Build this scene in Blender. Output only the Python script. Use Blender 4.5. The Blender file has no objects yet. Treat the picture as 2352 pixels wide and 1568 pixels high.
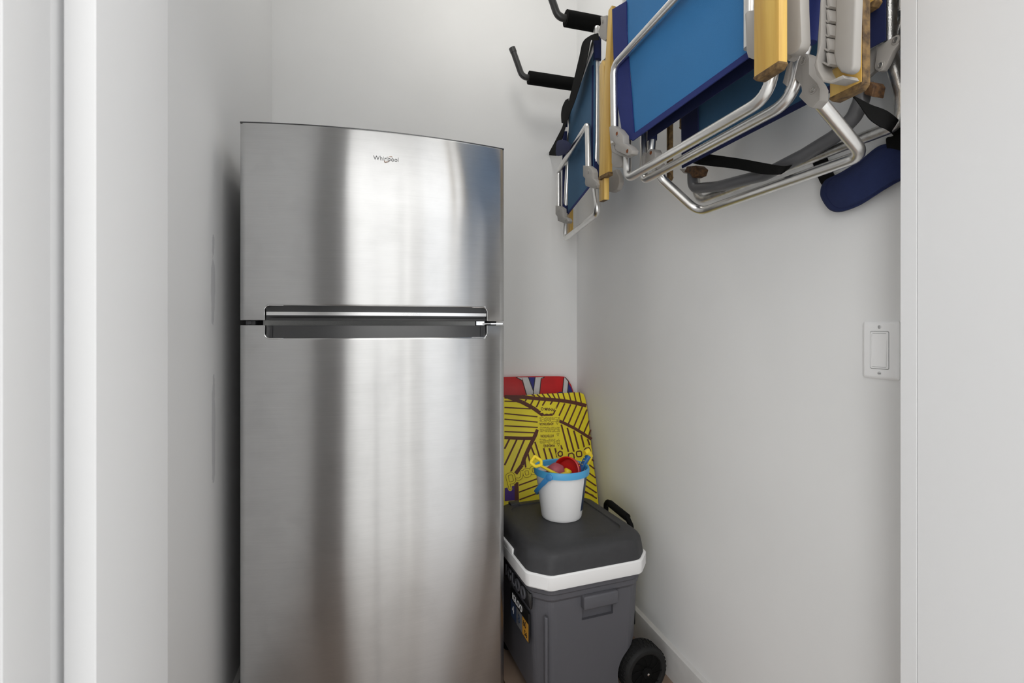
import bpy, bmesh, math, random
from mathutils import Vector, Matrix, noise
random.seed(7)
SC = bpy.context.scene
COL = SC.collection
F, TH, HY, H = 1130.0, math.radians(15.86), 752.0, 1.208     # focal length in px, yaw, horizon row, eye height
CT, ST = math.cos(TH), math.sin(TH)

# ---------------------------------------------------------------- survey helpers: where a sight line meets a real plane
def ray(x, y):
    u = (x-1176)/F
    return Vector((CT*u+ST, CT-ST*u, (HY-y)/F))
EYE = Vector((0, 0, H))
DZ = .018
def PL(x, y, L): r = ray(x, y); return EYE + r*(L/r.x)
def PD(x, y, d): r = ray(x, y); return EYE + r*(d/r.y)
def PN(x, y, p0, n):
    r = ray(x, y); return EYE + r*((p0-EYE).dot(n)/r.dot(n))

# ---------------------------------------------------------------- object helpers
def link(o, parent=None):
    COL.objects.link(o)
    if parent: o.parent = parent
    return o
def tag(o, label=None, cat=None, group=None, kind=None):
    if label: o['label'] = label
    if cat: o['category'] = cat
    if group: o['group'] = group
    if kind: o['kind'] = kind
    return o
def empty(name, loc, label, cat, rz=0, group=None):
    o = bpy.data.objects.new(name, None); o.location = loc; o.rotation_euler = (0, 0, rz)
    o.empty_display_size = .05; COL.objects.link(o)
    bpy.context.view_layer.update()
    return tag(o, label, cat, group)
def root_of(o):
    while o.parent: o = o.parent
    return o
def finish(bm, name, mat, parent=None, world=True, smooth=35, bevel=0, seg=2):
    """link bm as ONE mesh object; world=True: vertices are given in world space, stored relative to the thing's base"""
    bmesh.ops.remove_doubles(bm, verts=bm.verts, dist=1e-6)
    bmesh.ops.recalc_face_normals(bm, faces=bm.faces)
    if bevel:
        es = [e for e in bm.edges if len(e.link_faces) == 2 and e.calc_face_angle(0) > math.radians(35)]
        bmesh.ops.bevel(bm, geom=es, offset=bevel, offset_type='OFFSET', segments=seg, profile=.5, affect='EDGES', clamp_overlap=True)
    if smooth:
        for f in bm.faces: f.smooth = True
        for e in bm.edges:
            if len(e.link_faces) != 2 or e.calc_face_angle(0) > math.radians(smooth): e.smooth = False
    if parent is not None and not world and name not in ('wheel', 'tread_blocks', 'hub', 'axle_cap', 'foot'): bm.transform(Matrix.Translation((0, 0, DZ)))
    if parent is not None and world:
        r = root_of(parent)
        bm.transform((Matrix.Translation(r.location) @ r.rotation_euler.to_matrix().to_4x4()).inverted())
    me = bpy.data.meshes.new(name); bm.to_mesh(me); bm.free()
    me.materials.append(mat)
    o = bpy.data.objects.new(name, me)
    if parent is None and world:        # top-level single mesh: origin at the base centre
        cs = [v.co for v in me.vertices]
        c = Vector(((min(v.x for v in cs)+max(v.x for v in cs))/2, (min(v.y for v in cs)+max(v.y for v in cs))/2, min(v.z for v in cs)))
        me.transform(Matrix.Translation(-c)); o.location = c
    return link(o, parent)
def BM(): return bmesh.new()
def box(bm, a, b):
    x0, y0, z0 = a; x1, y1, z1 = b
    v = [bm.verts.new(p) for p in ((x0,y0,z0),(x1,y0,z0),(x1,y1,z0),(x0,y1,z0),(x0,y0,z1),(x1,y0,z1),(x1,y1,z1),(x0,y1,z1))]
    for q in ((0,3,2,1),(4,5,6,7),(0,1,5,4),(1,2,6,5),(2,3,7,6),(3,0,4,7)): bm.faces.new([v[i] for i in q])
    return bm
def fillet(pts, rads):
    """round the corners of an open polyline"""
    out = [pts[0]]
    for i in range(1, len(pts)-1):
        p, a, b = pts[i], pts[i-1], pts[i+1]
        r = rads[i] if isinstance(rads, (list, tuple)) else rads
        da, db = (a-p), (b-p); la, lb = da.length, db.length; da.normalize(); db.normalize()
        ang = da.angle(db, math.pi)
        if r <= 0 or ang > math.radians(176): out.append(p); continue
        k = min(r/math.tan(ang/2), la*.48, lb*.48)
        A, B = p+da*k, p+db*k
        for j in range(9):
            t = j/8; out.append(A*(1-t)**2 + p*2*t*(1-t) + B*t*t)
    out.append(pts[-1]); return out
def tube(bm, pts, r, bend=.03, n=14, flat=1.0, cap=True):
    P = fillet([Vector(p) for p in pts], bend)
    Q = [P[0]]
    for p in P[1:]:
        if (p-Q[-1]).length > 1e-4: Q.append(p)
    P = Q
    T = []
    for i in range(len(P)):
        a = P[max(0, i-1)]; b = P[min(len(P)-1, i+1)]; T.append((b-a).normalized())
    up = Vector((1, 0, 0)) if abs(T[0].x) < .8 else Vector((0, 0, 1))
    N = (up - T[0]*up.dot(T[0])).normalized(); rings = []
    for i, p in enumerate(P):
        if i:
            N = N - T[i]*N.dot(T[i]); N.normalize()
        B = T[i].cross(N)
        rr = r[i] if isinstance(r, (list, tuple)) else r
        rings.append([bm.verts.new(p + (N*math.cos(2*math.pi*k/n)*flat + B*math.sin(2*math.pi*k/n))*rr) for k in range(n)])
    for a, b in zip(rings, rings[1:]):
        for k in range(n): bm.faces.new((a[k], a[(k+1) % n], b[(k+1) % n], b[k]))
    if cap: bm.faces.new(rings[0][::-1]); bm.faces.new(rings[-1])
    return bm
def prism(bm, poly, off):
    off = Vector(off); a = [bm.verts.new(p) for p in poly]; b = [bm.verts.new(Vector(p)+off) for p in poly]
    bm.faces.new(a); bm.faces.new(b[::-1]); n = len(a)
    for i in range(n): bm.faces.new((a[i], b[i], b[(i+1) % n], a[(i+1) % n]))
    return bm
def rring(hx, hy, ch, r, seg=4):
    """outline of a rectangle with chamfered, then softened corners"""
    base = [(hx, -hy+ch), (hx, hy-ch), (hx-ch, hy), (-hx+ch, hy), (-hx, hy-ch), (-hx, -hy+ch), (-hx+ch, -hy), (hx-ch, -hy)]
    out = []
    for i in range(8):
        p = Vector(base[i]); a = Vector(base[i-1]); b = Vector(base[(i+1) % 8])
        da, db = (a-p), (b-p); k = min(r, da.length*.45, db.length*.45)
        A = p+da.normalized()*k; B = p+db.normalized()*k
        for j in range(seg+1):
            t = j/seg; out.append(A*(1-t)**2+p*2*t*(1-t)+B*t*t)
    return out
def loft(bm, levels, capb=True, capt=True, close=False):
    """levels: lists of 3-D points of equal count"""
    R = [[bm.verts.new(p) for p in l] for l in levels]; n = len(R[0])
    seq = list(zip(R, R[1:])) + ([(R[-1], R[0])] if close else [])
    for a, b in seq:
        for k in range(n): bm.faces.new((a[k], a[(k+1) % n], b[(k+1) % n], b[k]))
    if capb and not close: bm.faces.new(R[0][::-1])
    if capt and not close: bm.faces.new(R[-1])
    return bm
def lathe(bm, prof, c, n=48, axis=2, cap0=True, cap1=True):
    c = Vector(c); R = []
    for (r, h) in prof:
        ring = []
        for k in range(n):
            a = 2*math.pi*k/n; u, v = r*math.cos(a), r*math.sin(a)
            p = (u, v, h) if axis == 2 else ((u, h, v) if axis == 1 else (h, u, v))
            ring.append(bm.verts.new(c+Vector(p)))
        R.append(ring)
    for a, b in zip(R, R[1:]):
        for k in range(n): bm.faces.new((a[k], a[(k+1) % n], b[(k+1) % n], b[k]))
    if cap0: bm.faces.new(R[0][::-1])
    if cap1: bm.faces.new(R[-1])
    return bm
def sheet(bm, c00, c10, c11, c01, nu=24, nv=24, th=.0016, disp=None, normal=Vector((-1, 0, 0))):
    """cloth panel between four corners, with sag/wrinkle disp(u,v) along normal and real thickness"""
    for s in (0, 1):
        g = []
        for j in range(nv+1):
            v = j/nv; row = []
            for i in range(nu+1):
                u = i/nu
                p = c00*(1-u)*(1-v)+c10*u*(1-v)+c11*u*v+c01*(1-u)*v
                if disp: p = p + normal*disp(u, v)
                p = p - normal*th*s
                row.append(bm.verts.new(p))
            g.append(row)
        for j in range(nv):
            for i in range(nu): bm.faces.new((g[j][i], g[j][i+1], g[j+1][i+1], g[j+1][i]))
        if s == 0: G0 = g
    def rim(A, B):
        for i in range(len(A)-1): bm.faces.new((A[i], A[i+1], B[i+1], B[i]))
    rim(G0[0], g[0]); rim(G0[-1], g[-1]); rim([r[0] for r in G0], [r[0] for r in g]); rim([r[-1] for r in G0], [r[-1] for r in g])
    return bm
def ribbon(bm, pairs, th=.0018, sub=6):
    """webbing: pairs of edge points, smoothed along its length, with thickness"""
    A = [Vector(p[0]) for p in pairs]; B = [Vector(p[1]) for p in pairs]
    def cr(P):
        out = []
        for i in range(len(P)-1):
            p0 = P[max(i-1, 0)]; p1 = P[i]; p2 = P[i+1]; p3 = P[min(i+2, len(P)-1)]
            for k in range(sub):
                t = k/sub
                out.append(.5*((2*p1)+(p2-p0)*t+(2*p0-5*p1+4*p2-p3)*t*t+(3*p1-p0-3*p2+p3)*t**3))
        out.append(P[-1]); return out
    A, B = cr(A), cr(B); n = len(A); rows = []
    for i in range(n):
        t = (A[min(i+1, n-1)]-A[max(i-1, 0)]).normalized(); w = (B[i]-A[i])
        nn = t.cross(w)
        nn = nn.normalized() if nn.length > 1e-9 else Vector((1, 0, 0))
        rows.append([bm.verts.new(A[i]+nn*th/2), bm.verts.new(B[i]+nn*th/2), bm.verts.new(B[i]-nn*th/2), bm.verts.new(A[i]-nn*th/2)])
    for a, b in zip(rows, rows[1:]):
        for k in range(4): bm.faces.new((a[k], a[(k+1) % 4], b[(k+1) % 4], b[k]))
    bm.faces.new(rows[0][::-1]); bm.faces.new(rows[-1])
    return bm
def text_bm(body, size, M, extrude=.0003, offset=0, bold=0, spacing=1.0, align='CENTER'):
    cu = bpy.data.curves.new('lettering', 'FONT'); cu.body = body; cu.size = size; cu.extrude = extrude
    cu.offset = offset; cu.align_x = align; cu.align_y = 'CENTER'; cu.space_character = spacing; cu.resolution_u = 3
    o = bpy.data.objects.new('lettering', cu); COL.objects.link(o)
    dg = bpy.context.evaluated_depsgraph_get(); me = bpy.data.meshes.new_from_object(o.evaluated_get(dg))
    bm = BM(); bm.from_mesh(me); bm.transform(M)
    bpy.data.objects.remove(o); bpy.data.curves.remove(cu); bpy.data.meshes.remove(me)
    return bm
def join(bm, other):
    me = bpy.data.meshes.new('tmp'); other.to_mesh(me); other.free(); bm.from_mesh(me); bpy.data.meshes.remove(me); return bm

# ---------------------------------------------------------------- materials
def srgb(r, g, b):
    f = lambda c: (c/255/12.92) if c/255 <= .04045 else ((c/255+.055)/1.055)**2.4
    return (f(r), f(g), f(b), 1)
def mat(name, col, rough=.5, metal=0, bump=0, bscale=200, var=0, vscale=8, spec=.5, coat=0, aniso=0, stretch=None, col2=None, trans=0):
    m = bpy.data.materials.new(name); m.use_nodes = True; nt = m.node_tree; N = nt.nodes; b = N['Principled BSDF']
    b.inputs['Base Color'].default_value = col; b.inputs['Roughness'].default_value = rough; b.inputs['Metallic'].default_value = metal
    b.inputs['Specular IOR Level'].default_value = spec; b.inputs['Coat Weight'].default_value = coat
    b.inputs['Anisotropic'].default_value = aniso; b.inputs['Transmission Weight'].default_value = trans
    tc = N.new('ShaderNodeTexCoord'); mp = N.new('ShaderNodeMapping'); nt.links.new(tc.outputs['Object'], mp.inputs['Vector'])
    if stretch: mp.inputs['Scale'].default_value = stretch
    if var or col2:
        nz = N.new('ShaderNodeTexNoise'); nz.inputs['Scale'].default_value = vscale; nz.inputs['Detail'].default_value = 6
        nt.links.new(mp.outputs[0], nz.inputs['Vector'])
        mx = N.new('ShaderNodeMix'); mx.data_type = 'RGBA'
        c2 = col2 if col2 else tuple(max(0, c*(1-var)) for c in col[:3])+(1,)
        mx.inputs[6].default_value = col; mx.inputs[7].default_value = c2
        rp = N.new('ShaderNodeMapRange'); rp.inputs[1].default_value = .35; rp.inputs[2].default_value = .68
        nt.links.new(nz.outputs['Fac'], rp.inputs[0]); nt.links.new(rp.outputs[0], mx.inputs[0]); nt.links.new(mx.outputs[2], b.inputs['Base Color'])
    if bump:
        nb = N.new('ShaderNodeTexNoise'); nb.inputs['Scale'].default_value = bscale; nb.inputs['Detail'].default_value = 3
        nt.links.new(mp.outputs[0], nb.inputs['Vector'])
        bp = N.new('ShaderNodeBump'); bp.inputs['Strength'].default_value = bump; bp.inputs['Distance'].default_value = .001
        nt.links.new(nb.outputs['Fac'], bp.inputs['Height']); nt.links.new(bp.outputs[0], b.inputs['Normal'])
    return m
M = {}
M['wall'] = mat('painted_wall', (.84, .84, .835, 1), .55, bump=.06, bscale=350, var=.03, vscale=3, spec=.3)
M['jamb'] = mat('painted_jamb', (.76, .76, .765, 1), .5, bump=.04, bscale=300, spec=.3)
M['base'] = mat('painted_baseboard', (.60, .59, .58, 1), .45, bump=.05, bscale=150, var=.06, vscale=30)
M['outer'] = mat('outer_wall_paint', (.58, .58, .58, 1), .7, bump=.05)
M['outer_floor'] = mat('outer_floor_tile', (.70, .70, .69, 1), .5, var=.15, vscale=4)
M['ceil'] = mat('ceiling_paint', (.75, .75, .74, 1), .8, bump=.05)
M['plate'] = mat('white_switch_plastic', (.93, .93, .93, 1), .38)
M['gap'] = mat('grey_gap', (.18, .18, .18, 1), .7)
M['switch_metal'] = mat('painted_screw', (.62, .62, .62, 1), .35)
M['alu'] = mat('aluminium_tube', (.84, .83, .81, 1), .3, 1, bump=.02, bscale=120, var=.08, vscale=25)
M['alu_dusty'] = mat('salty_aluminium', (.72, .71, .69, 1), .33, 1, bump=.5, bscale=420, var=.35, vscale=60)
M['grey_tube'] = mat('grey_painted_tube', (.10, .10, .105, 1), .38, bump=.03, spec=.4)
M['blue'] = mat('blue_canvas', srgb(44, 112, 166), .85, bump=.35, bscale=900, var=.08, vscale=5)
M['navy'] = mat('navy_canvas', srgb(26, 40, 104), .9, bump=.35, bscale=900, var=.12, vscale=9)
M['navy_dark'] = mat('dark_or_shaded_navy', srgb(14, 26, 72), .9, bump=.3, bscale=900, var=.1)  # navy darkened; on the middle chair's sling this puts its shade into the colour
M['teal'] = mat('faded_blue_canvas', srgb(54, 96, 130), .85, bump=.35, bscale=800, var=.15, vscale=6)
M['pad'] = mat('navy_fleece', srgb(27, 40, 82), .95, bump=.6, bscale=700, var=.2, vscale=14)
M['web'] = mat('black_webbing', (.008, .008, .008, 1), .9, spec=.1, bump=.5, bscale=800)
M['wood'] = mat('varnished_wood', srgb(212, 176, 92), .42, bump=.12, bscale=60, stretch=(14, 14, .9), vscale=3.2, col2=srgb(182, 140, 62))
M['wood_worn_or_shaded'] = mat('worn_or_shaded_wood', srgb(120, 94, 55), .8, bump=.5, bscale=300, vscale=90, col2=srgb(62, 44, 24))  # worn ends and edges; also darkens whole far arms that hang in shade
M['plastic'] = mat('warm_grey_plastic', srgb(156, 152, 147), .5, bump=.06, bscale=250, var=.05, vscale=12)
M['plastic_inner'] = mat('grey_plastic_rack', srgb(128, 124, 119), .55, bump=.1)
M['rivet'] = mat('steel_rivet', (.45, .43, .40, 1), .35, .8, var=.3, vscale=300)
M['rust'] = mat('rusty_rivet', srgb(142, 76, 30), .8, bump=.5, bscale=500, vscale=300, col2=srgb(80, 40, 14))
M['rust_dark'] = mat('rusty_clamp_metal', srgb(96, 66, 36), .7, bump=.5, bscale=300, vscale=120, col2=srgb(50, 32, 16))
M['hook'] = mat('dark_powder_coat', (.03, .03, .03, 1), .38)
M['foam'] = mat('black_foam', (.007, .007, .007, 1), .95, spec=.1, bump=.4, bscale=350)
M['cab'] = mat('dark_grey_cabinet', (.045, .045, .048, 1), .5, bump=.4, bscale=420)
M['trim'] = mat('satin_dark_plastic', (.026, .026, .028, 1), .3, spec=.8)
M['chrome'] = mat('bright_chrome', (.88, .88, .88, 1), .08, 1)
M['chrome_strip'] = mat('satin_chrome', (.9, .9, .9, 1), .22, 1)
M['logo'] = mat('logo_grey', (.10, .10, .10, 1), .3, .5)
M['copper'] = mat('copper_arc', srgb(178, 122, 78), .3, .8)
M['gasket'] = mat('grey_gasket', (.03, .03, .03, 1), .7)
M['mullion'] = mat('textured_mullion', (.34, .34, .33, 1), .3, bump=1.0, bscale=260, spec=.6)
M['cooler'] = mat('charcoal_plastic', srgb(84, 84, 89), .45, bump=.12, bscale=420, spec=.35)
M['lid'] = mat('dark_lid_plastic', srgb(58, 58, 60), .55, bump=.3, bscale=500, spec=.3, var=.1, vscale=50)
M['band'] = mat('white_band_plastic', (.80, .80, .80, 1), .4)
M['tyre'] = mat('black_tyre_plastic', (.011, .011, .011, 1), .7, spec=.3, bump=.6, bscale=240)
M['black'] = mat('black_plastic', (.004, .004, .004, 1), .75, spec=.12)
M['cooler_relief'] = mat('glossy_black_relief', (.016, .016, .017, 1), .22)
M['st_black'] = mat('label_black', (.008, .008, .008, 1), .4)
M['st_blue'] = mat('label_blue', srgb(52, 66, 92), .45)
M['st_grey'] = mat('label_grey', srgb(120, 120, 122), .45, var=.3, vscale=60)
M['st_gold'] = mat('label_gold', srgb(196, 142, 50), .45)
M['white'] = mat('white_plastic', (.80, .80, .80, 1), .42)
M['rimblue'] = mat('sky_blue_plastic', srgb(76, 160, 208), .38)
M['handleblue'] = mat('mid_blue_plastic', srgb(62, 132, 190), .4)
M['yellow'] = mat('yellow_plastic', srgb(232, 204, 40), .38)
M['red'] = mat('red_plastic', srgb(196, 26, 20), .35)
M['pink'] = mat('dusty_pink_plastic', srgb(160, 72, 84), .5)
M['rakeblue'] = mat('blue_toy_plastic', srgb(30, 92, 150), .45)
M['purple'] = mat('purple_plastic', srgb(120, 80, 160), .45)
M['strip'] = mat('dark_blue_print', srgb(44, 58, 84), .3)
M['by'] = mat('board_yellow', srgb(232, 214, 42), .5, bump=.08, bscale=500, var=.05)
M['bb'] = mat('board_brown_print', srgb(84, 36, 22), .55)
M['bp'] = mat('board_purple_print', srgb(66, 32, 120), .5)
M['bk'] = mat('board_black_print', (.02, .018, .015, 1), .5)
M['rr'] = mat('board_red', srgb(196, 22, 26), .5, bump=.08, bscale=500, var=.2, vscale=14)
M['rw'] = mat('board_white_print', srgb(205, 205, 208), .5, var=.08, vscale=20)
M['rb'] = mat('board_blue_print', srgb(30, 34, 120), .5)

def steel():
    """horizontally brushed stainless: reflections stay sharp sideways and smear vertically"""
    m = bpy.data.materials.new('brushed_stainless'); m.use_nodes = True; nt = m.node_tree; N = nt.nodes; L = nt.links
    N.remove(N['Principled BSDF']); out = [n for n in N if n.type == 'OUTPUT_MATERIAL'][0]
    tc = N.new('ShaderNodeTexCoord')
    def noise_(scale, detail, stretch=None, dist=0):
        n = N.new('ShaderNodeTexNoise'); n.inputs['Scale'].default_value = scale; n.inputs['Detail'].default_value = detail; n.inputs['Distortion'].default_value = dist
        if stretch:
            mp = N.new('ShaderNodeMapping'); mp.inputs['Scale'].default_value = stretch; L.new(tc.outputs['Object'], mp.inputs[0]); L.new(mp.outputs[0], n.inputs['Vector'])
        else: L.new(tc.outputs['Object'], n.inputs['Vector'])
        return n.outputs['Fac']
    def rng(v, a, b_, c, d):
        r = N.new('ShaderNodeMapRange'); r.inputs[1].default_value = a; r.inputs[2].default_value = b_; r.inputs[3].default_value = c; r.inputs[4].default_value = d; L.new(v, r.inputs[0]); return r.outputs[0]
    grain = noise_(1, 4, (5, 5, 900)); smud = noise_(8, 5, None, .4); fine = noise_(1, 3, (12, 12, 60))
    mu = N.new('ShaderNodeMath'); mu.operation = 'MULTIPLY'; L.new(rng(grain, .3, .7, .645, .69), mu.inputs[0]); L.new(rng(smud, .5, .8, 1, .9), mu.inputs[1])
    m2 = N.new('ShaderNodeMath'); m2.operation = 'MULTIPLY'; L.new(mu.outputs[0], m2.inputs[0]); L.new(rng(fine, .3, .7, .985, 1.015), m2.inputs[1])
    cb = N.new('ShaderNodeCombineColor')
    for i in range(3): L.new(m2.outputs[0], cb.inputs[i])
    tg = N.new('ShaderNodeTangent'); tg.direction_type = 'RADIAL'; tg.axis = 'Z'
    wav = noise_(1, 2, (7, 7, 1.1))
    bp = N.new('ShaderNodeBump'); bp.inputs['Strength'].default_value = .2; bp.inputs['Distance'].default_value = .0004; L.new(wav, bp.inputs['Height'])
    b = N.new('ShaderNodeBsdfAnisotropic'); b.distribution = 'GGX'
    L.new(cb.outputs[0], b.inputs['Color']); b.inputs['Roughness'].default_value = .28; b.inputs['Anisotropy'].default_value = STEEL_A; b.inputs['Rotation'].default_value = STEEL_ROT
    L.new(tg.outputs[0], b.inputs['Tangent']); L.new(bp.outputs[0], b.inputs['Normal']); L.new(b.outputs[0], out.inputs['Surface'])
    return m
STEEL_ROT, STEEL_A = 0.0, .78
M['steel'] = steel()

def stained_wall():
    """left wall paint with two long scuff marks beside the fridge"""
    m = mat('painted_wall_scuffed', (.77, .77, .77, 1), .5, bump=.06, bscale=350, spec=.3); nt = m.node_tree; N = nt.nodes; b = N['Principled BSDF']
    g = N.new('ShaderNodeNewGeometry'); sp = N.new('ShaderNodeSeparateXYZ'); nt.links.new(g.outputs['Position'], sp.inputs[0])
    nz = N.new('ShaderNodeTexNoise'); nz.inputs['Scale'].default_value = 14; nz.inputs['Detail'].default_value = 5; nt.links.new(g.outputs['Position'], nz.inputs['Vector'])
    def mth(op, a, b_=None):
        n = N.new('ShaderNodeMath'); n.operation = op
        for i, v in enumerate((a, b_)):
            if v is None: continue
            if hasattr(v, 'node'): nt.links.new(v, n.inputs[i])
            else: n.inputs[i].default_value = v
        return n.outputs[0]
    tot = None
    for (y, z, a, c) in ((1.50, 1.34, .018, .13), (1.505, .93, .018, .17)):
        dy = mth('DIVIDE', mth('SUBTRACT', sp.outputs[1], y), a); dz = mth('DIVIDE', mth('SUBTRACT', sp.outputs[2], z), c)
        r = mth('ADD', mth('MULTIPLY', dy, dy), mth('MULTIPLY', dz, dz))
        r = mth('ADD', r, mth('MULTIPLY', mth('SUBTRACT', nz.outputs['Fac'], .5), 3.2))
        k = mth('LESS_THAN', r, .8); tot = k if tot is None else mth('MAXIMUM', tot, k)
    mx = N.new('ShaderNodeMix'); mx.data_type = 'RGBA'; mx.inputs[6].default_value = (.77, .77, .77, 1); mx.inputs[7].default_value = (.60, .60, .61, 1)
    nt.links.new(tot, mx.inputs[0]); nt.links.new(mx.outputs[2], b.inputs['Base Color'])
    return m
M['wall_scuffed'] = stained_wall()
def plank_floor():
    m = mat('wood_plank_floor', srgb(150, 112, 84), .45, bump=.05); nt = m.node_tree; N = nt.nodes; b = N['Principled BSDF']
    tc = N.new('ShaderNodeTexCoord'); mp = N.new('ShaderNodeMapping'); nt.links.new(tc.outputs['Object'], mp.inputs[0]); mp.inputs['Rotation'].default_value = (0, 0, 1.5708)
    br = N.new('ShaderNodeTexBrick'); br.inputs['Scale'].default_value = 1; br.inputs['Brick Width'].default_value = 1.1; br.inputs['Row Height'].default_value = .14; br.inputs['Mortar Size'].default_value = .002
    br.inputs['Color1'].default_value = srgb(142, 122, 107); br.inputs['Color2'].default_value = srgb(133, 114, 100); br.inputs['Mortar'].default_value = srgb(60, 42, 30)
    nt.links.new(mp.outputs[0], br.inputs['Vector']); nt.links.new(br.outputs['Color'], b.inputs['Base Color'])
    return m
M['floor'] = plank_floor()

# ---------------------------------------------------------------- the room
XL, XR, YB, ZC = -.414, 1.0, 2.314, 3.05      # left wall, right wall, back wall, ceiling
YI, YO = .65, .427                            # inner and outer face of the wall with the doorway
JL, JR = -.225, .90                           # jamb faces
ROOM_X0, ROOM_X1, ROOM_Y = -3.3, 3.3, -3.0
def struct(name, bm, m, parent=None, **k):
    o = finish(bm, name, m, parent, **k)
    if parent is None: o['kind'] = 'structure'
    return o
struct('floor', box(BM(), (XL-.1, YO, -.05), (XR+.1, YB+.1, 0)), M['floor'])
struct('floor', box(BM(), (ROOM_X0, ROOM_Y, -.05), (ROOM_X1, YO, 0)), M['outer_floor'])
struct('ceiling', box(BM(), (XL-.1, YO, ZC), (XR+.1, YB+.1, ZC+.08)), M['ceil'])
struct('ceiling', box(BM(), (ROOM_X0, ROOM_Y, ZC), (ROOM_X1, YO, ZC+.08)), M['ceil'])
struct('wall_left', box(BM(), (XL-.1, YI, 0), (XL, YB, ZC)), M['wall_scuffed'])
struct('wall_right', box(BM(), (XR, YI, 0), (XR+.1, YB, ZC)), M['wall'])
struct('wall_back', box(BM(), (XL-.1, YB, 0), (XR+.1, YB+.1, ZC)), M['wall'])
# wall with the doorway
w = BM(); box(w, (ROOM_X0, YO+.01, 0), (JL-.06, YI, ZC)); box(w, (JR+.03, YO+.01, 0), (ROOM_X1, YI, ZC)); box(w, (JL-.06, YO+.01, 2.62), (JR+.03, YI, ZC))
struct('wall_front', w, M['outer'])
# left jamb: flat face, then a stop standing 23 mm proud of it
j = BM()
prism(j, [Vector((x, y, 0)) for x, y in ((JL-.06, YO), (JL-.023, YO), (JL-.023, .4800), (JL-.0245, .4826), (JL-.0288, .4850), (JL-.0288, .5100), (JL-.026, .5100), (JL-.0232, .4980), (JL-.0215, .497), (JL, .497), (JL, YI), (JL-.06, YI))], (0, 0, 2.62))
struct('trim_1', j, M['jamb'], bevel=.0012, seg=3)
j = BM()
prism(j, [Vector((JR, YO, 0)), Vector((JR, .6215, 0)), Vector((JR+.0022, .6217, 0)), Vector((JR+.0022, .6229, 0)), Vector((JR, .6236, 0)), Vector((JR, YI, 0)), Vector((JR+.03, YI, 0)), Vector((JR+.03, YO, 0))], (0, 0, 2.62))
struct('trim_2', j, M['jamb'], smooth=0)
struct('trim_3', box(BM(), (JL, YO, 2.60), (JR, YI, 2.62)), M['jamb'])
# casing of the doorway on the outer side
c = BM(); box(c, (JL-.115, YO-.018, 0), (JL-.026, YO, 2.68)); struct('trim_4', c, M['jamb'], bevel=.004)
c = BM(); box(c, (JR+.003, YO-.018, 0), (JR+.09, YO, 2.68)); struct('trim_5', c, M['jamb'], bevel=.004)
# baseboards: flat board with a softened top and a bead of caulk
def baseboard(name, p0, p1, inward):
    p0, p1, n = Vector(p0), Vector(p1), Vector(inward)
    prof = [(0, 0), (.0150, 0), (.0150, .103), (.0135, .1065), (.0045, .1085), (.0015, .1115), (0, .1120)]
    bm = BM(); prism(bm, [p0+n*a+Vector((0, 0, h)) for a, h in prof], p1-p0); struct(name, bm, M['base'])
baseboard('baseboard_right', (XR, YI, 0), (XR, YB, 0), (-1, 0, 0))
baseboard('baseboard_back', (XL+.016, YB, 0), (XR-.016, YB, 0), (0, -1, 0))
baseboard('baseboard_left', (XL, YI, 0), (XL, YB, 0), (1, 0, 0))
# room outside the closet
struct('wall_outer_left', box(BM(), (ROOM_X0-.1, ROOM_Y, 0), (ROOM_X0, YI, ZC)), M['outer'])
W5 = (-1.95, -.35, .40, 2.80)  # right-wall window, added to light the left wall and jamb
w = BM(); box(w, (ROOM_X1, ROOM_Y, 0), (ROOM_X1+.1, W5[0], ZC)); box(w, (ROOM_X1, W5[1], 0), (ROOM_X1+.1, YI, ZC)); box(w, (ROOM_X1, W5[0], 0), (ROOM_X1+.1, W5[1], W5[2])); box(w, (ROOM_X1, W5[0], W5[3]), (ROOM_X1+.1, W5[1], ZC))
struct('wall_outer_right', w, M['outer'])
WIN = [(-3.2, -1.18), (-.60, .60), (.71, .86), (1.20, 2.70)]; WZ0, WZ1 = .04, 2.95  # first opening is added as fill; the rest follow the bands mirrored in the fridge
w = BM(); xs = [ROOM_X0]+[v for p in WIN for v in p]+[ROOM_X1]
for i in range(0, len(xs), 2): box(w, (xs[i], ROOM_Y-.1, 0), (xs[i+1], ROOM_Y, ZC))
for a, b in WIN: box(w, (a, ROOM_Y-.1, 0), (b, ROOM_Y, WZ0)); box(w, (a, ROOM_Y-.1, WZ1), (b, ROOM_Y, ZC))
struct('wall_outer_back', w, M['outer'])
M['frame'] = mat('window_frame_white', (.5, .5, .5, 1), .4)
for i, (a, b) in enumerate(WIN):
    f = BM()
    for x in ((a, a+.05), (b-.05, b)): box(f, (x[0], ROOM_Y-.06, WZ0), (x[1], ROOM_Y-.005, WZ1))
    box(f, (a, ROOM_Y-.06, WZ0), (b, ROOM_Y-.005, WZ0+.05)); box(f, (a, ROOM_Y-.06, WZ1-.05), (b, ROOM_Y-.005, WZ1))
    struct('window_%d' % (i+1), f, M['frame'])  # the first frame surrounds the added fill opening

f = BM()
for y in ((W5[0], W5[0]+.05), (W5[1]-.05, W5[1])): box(f, (ROOM_X1+.005, y[0], W5[2]), (ROOM_X1+.06, y[1], W5[3]))
box(f, (ROOM_X1+.005, W5[0], W5[2]), (ROOM_X1+.06, W5[1], W5[2]+.05)); box(f, (ROOM_X1+.005, W5[0], W5[3]-.05), (ROOM_X1+.06, W5[1], W5[3]))
struct('window_5', f, M['frame'])  # frame of the added right-wall window

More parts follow.
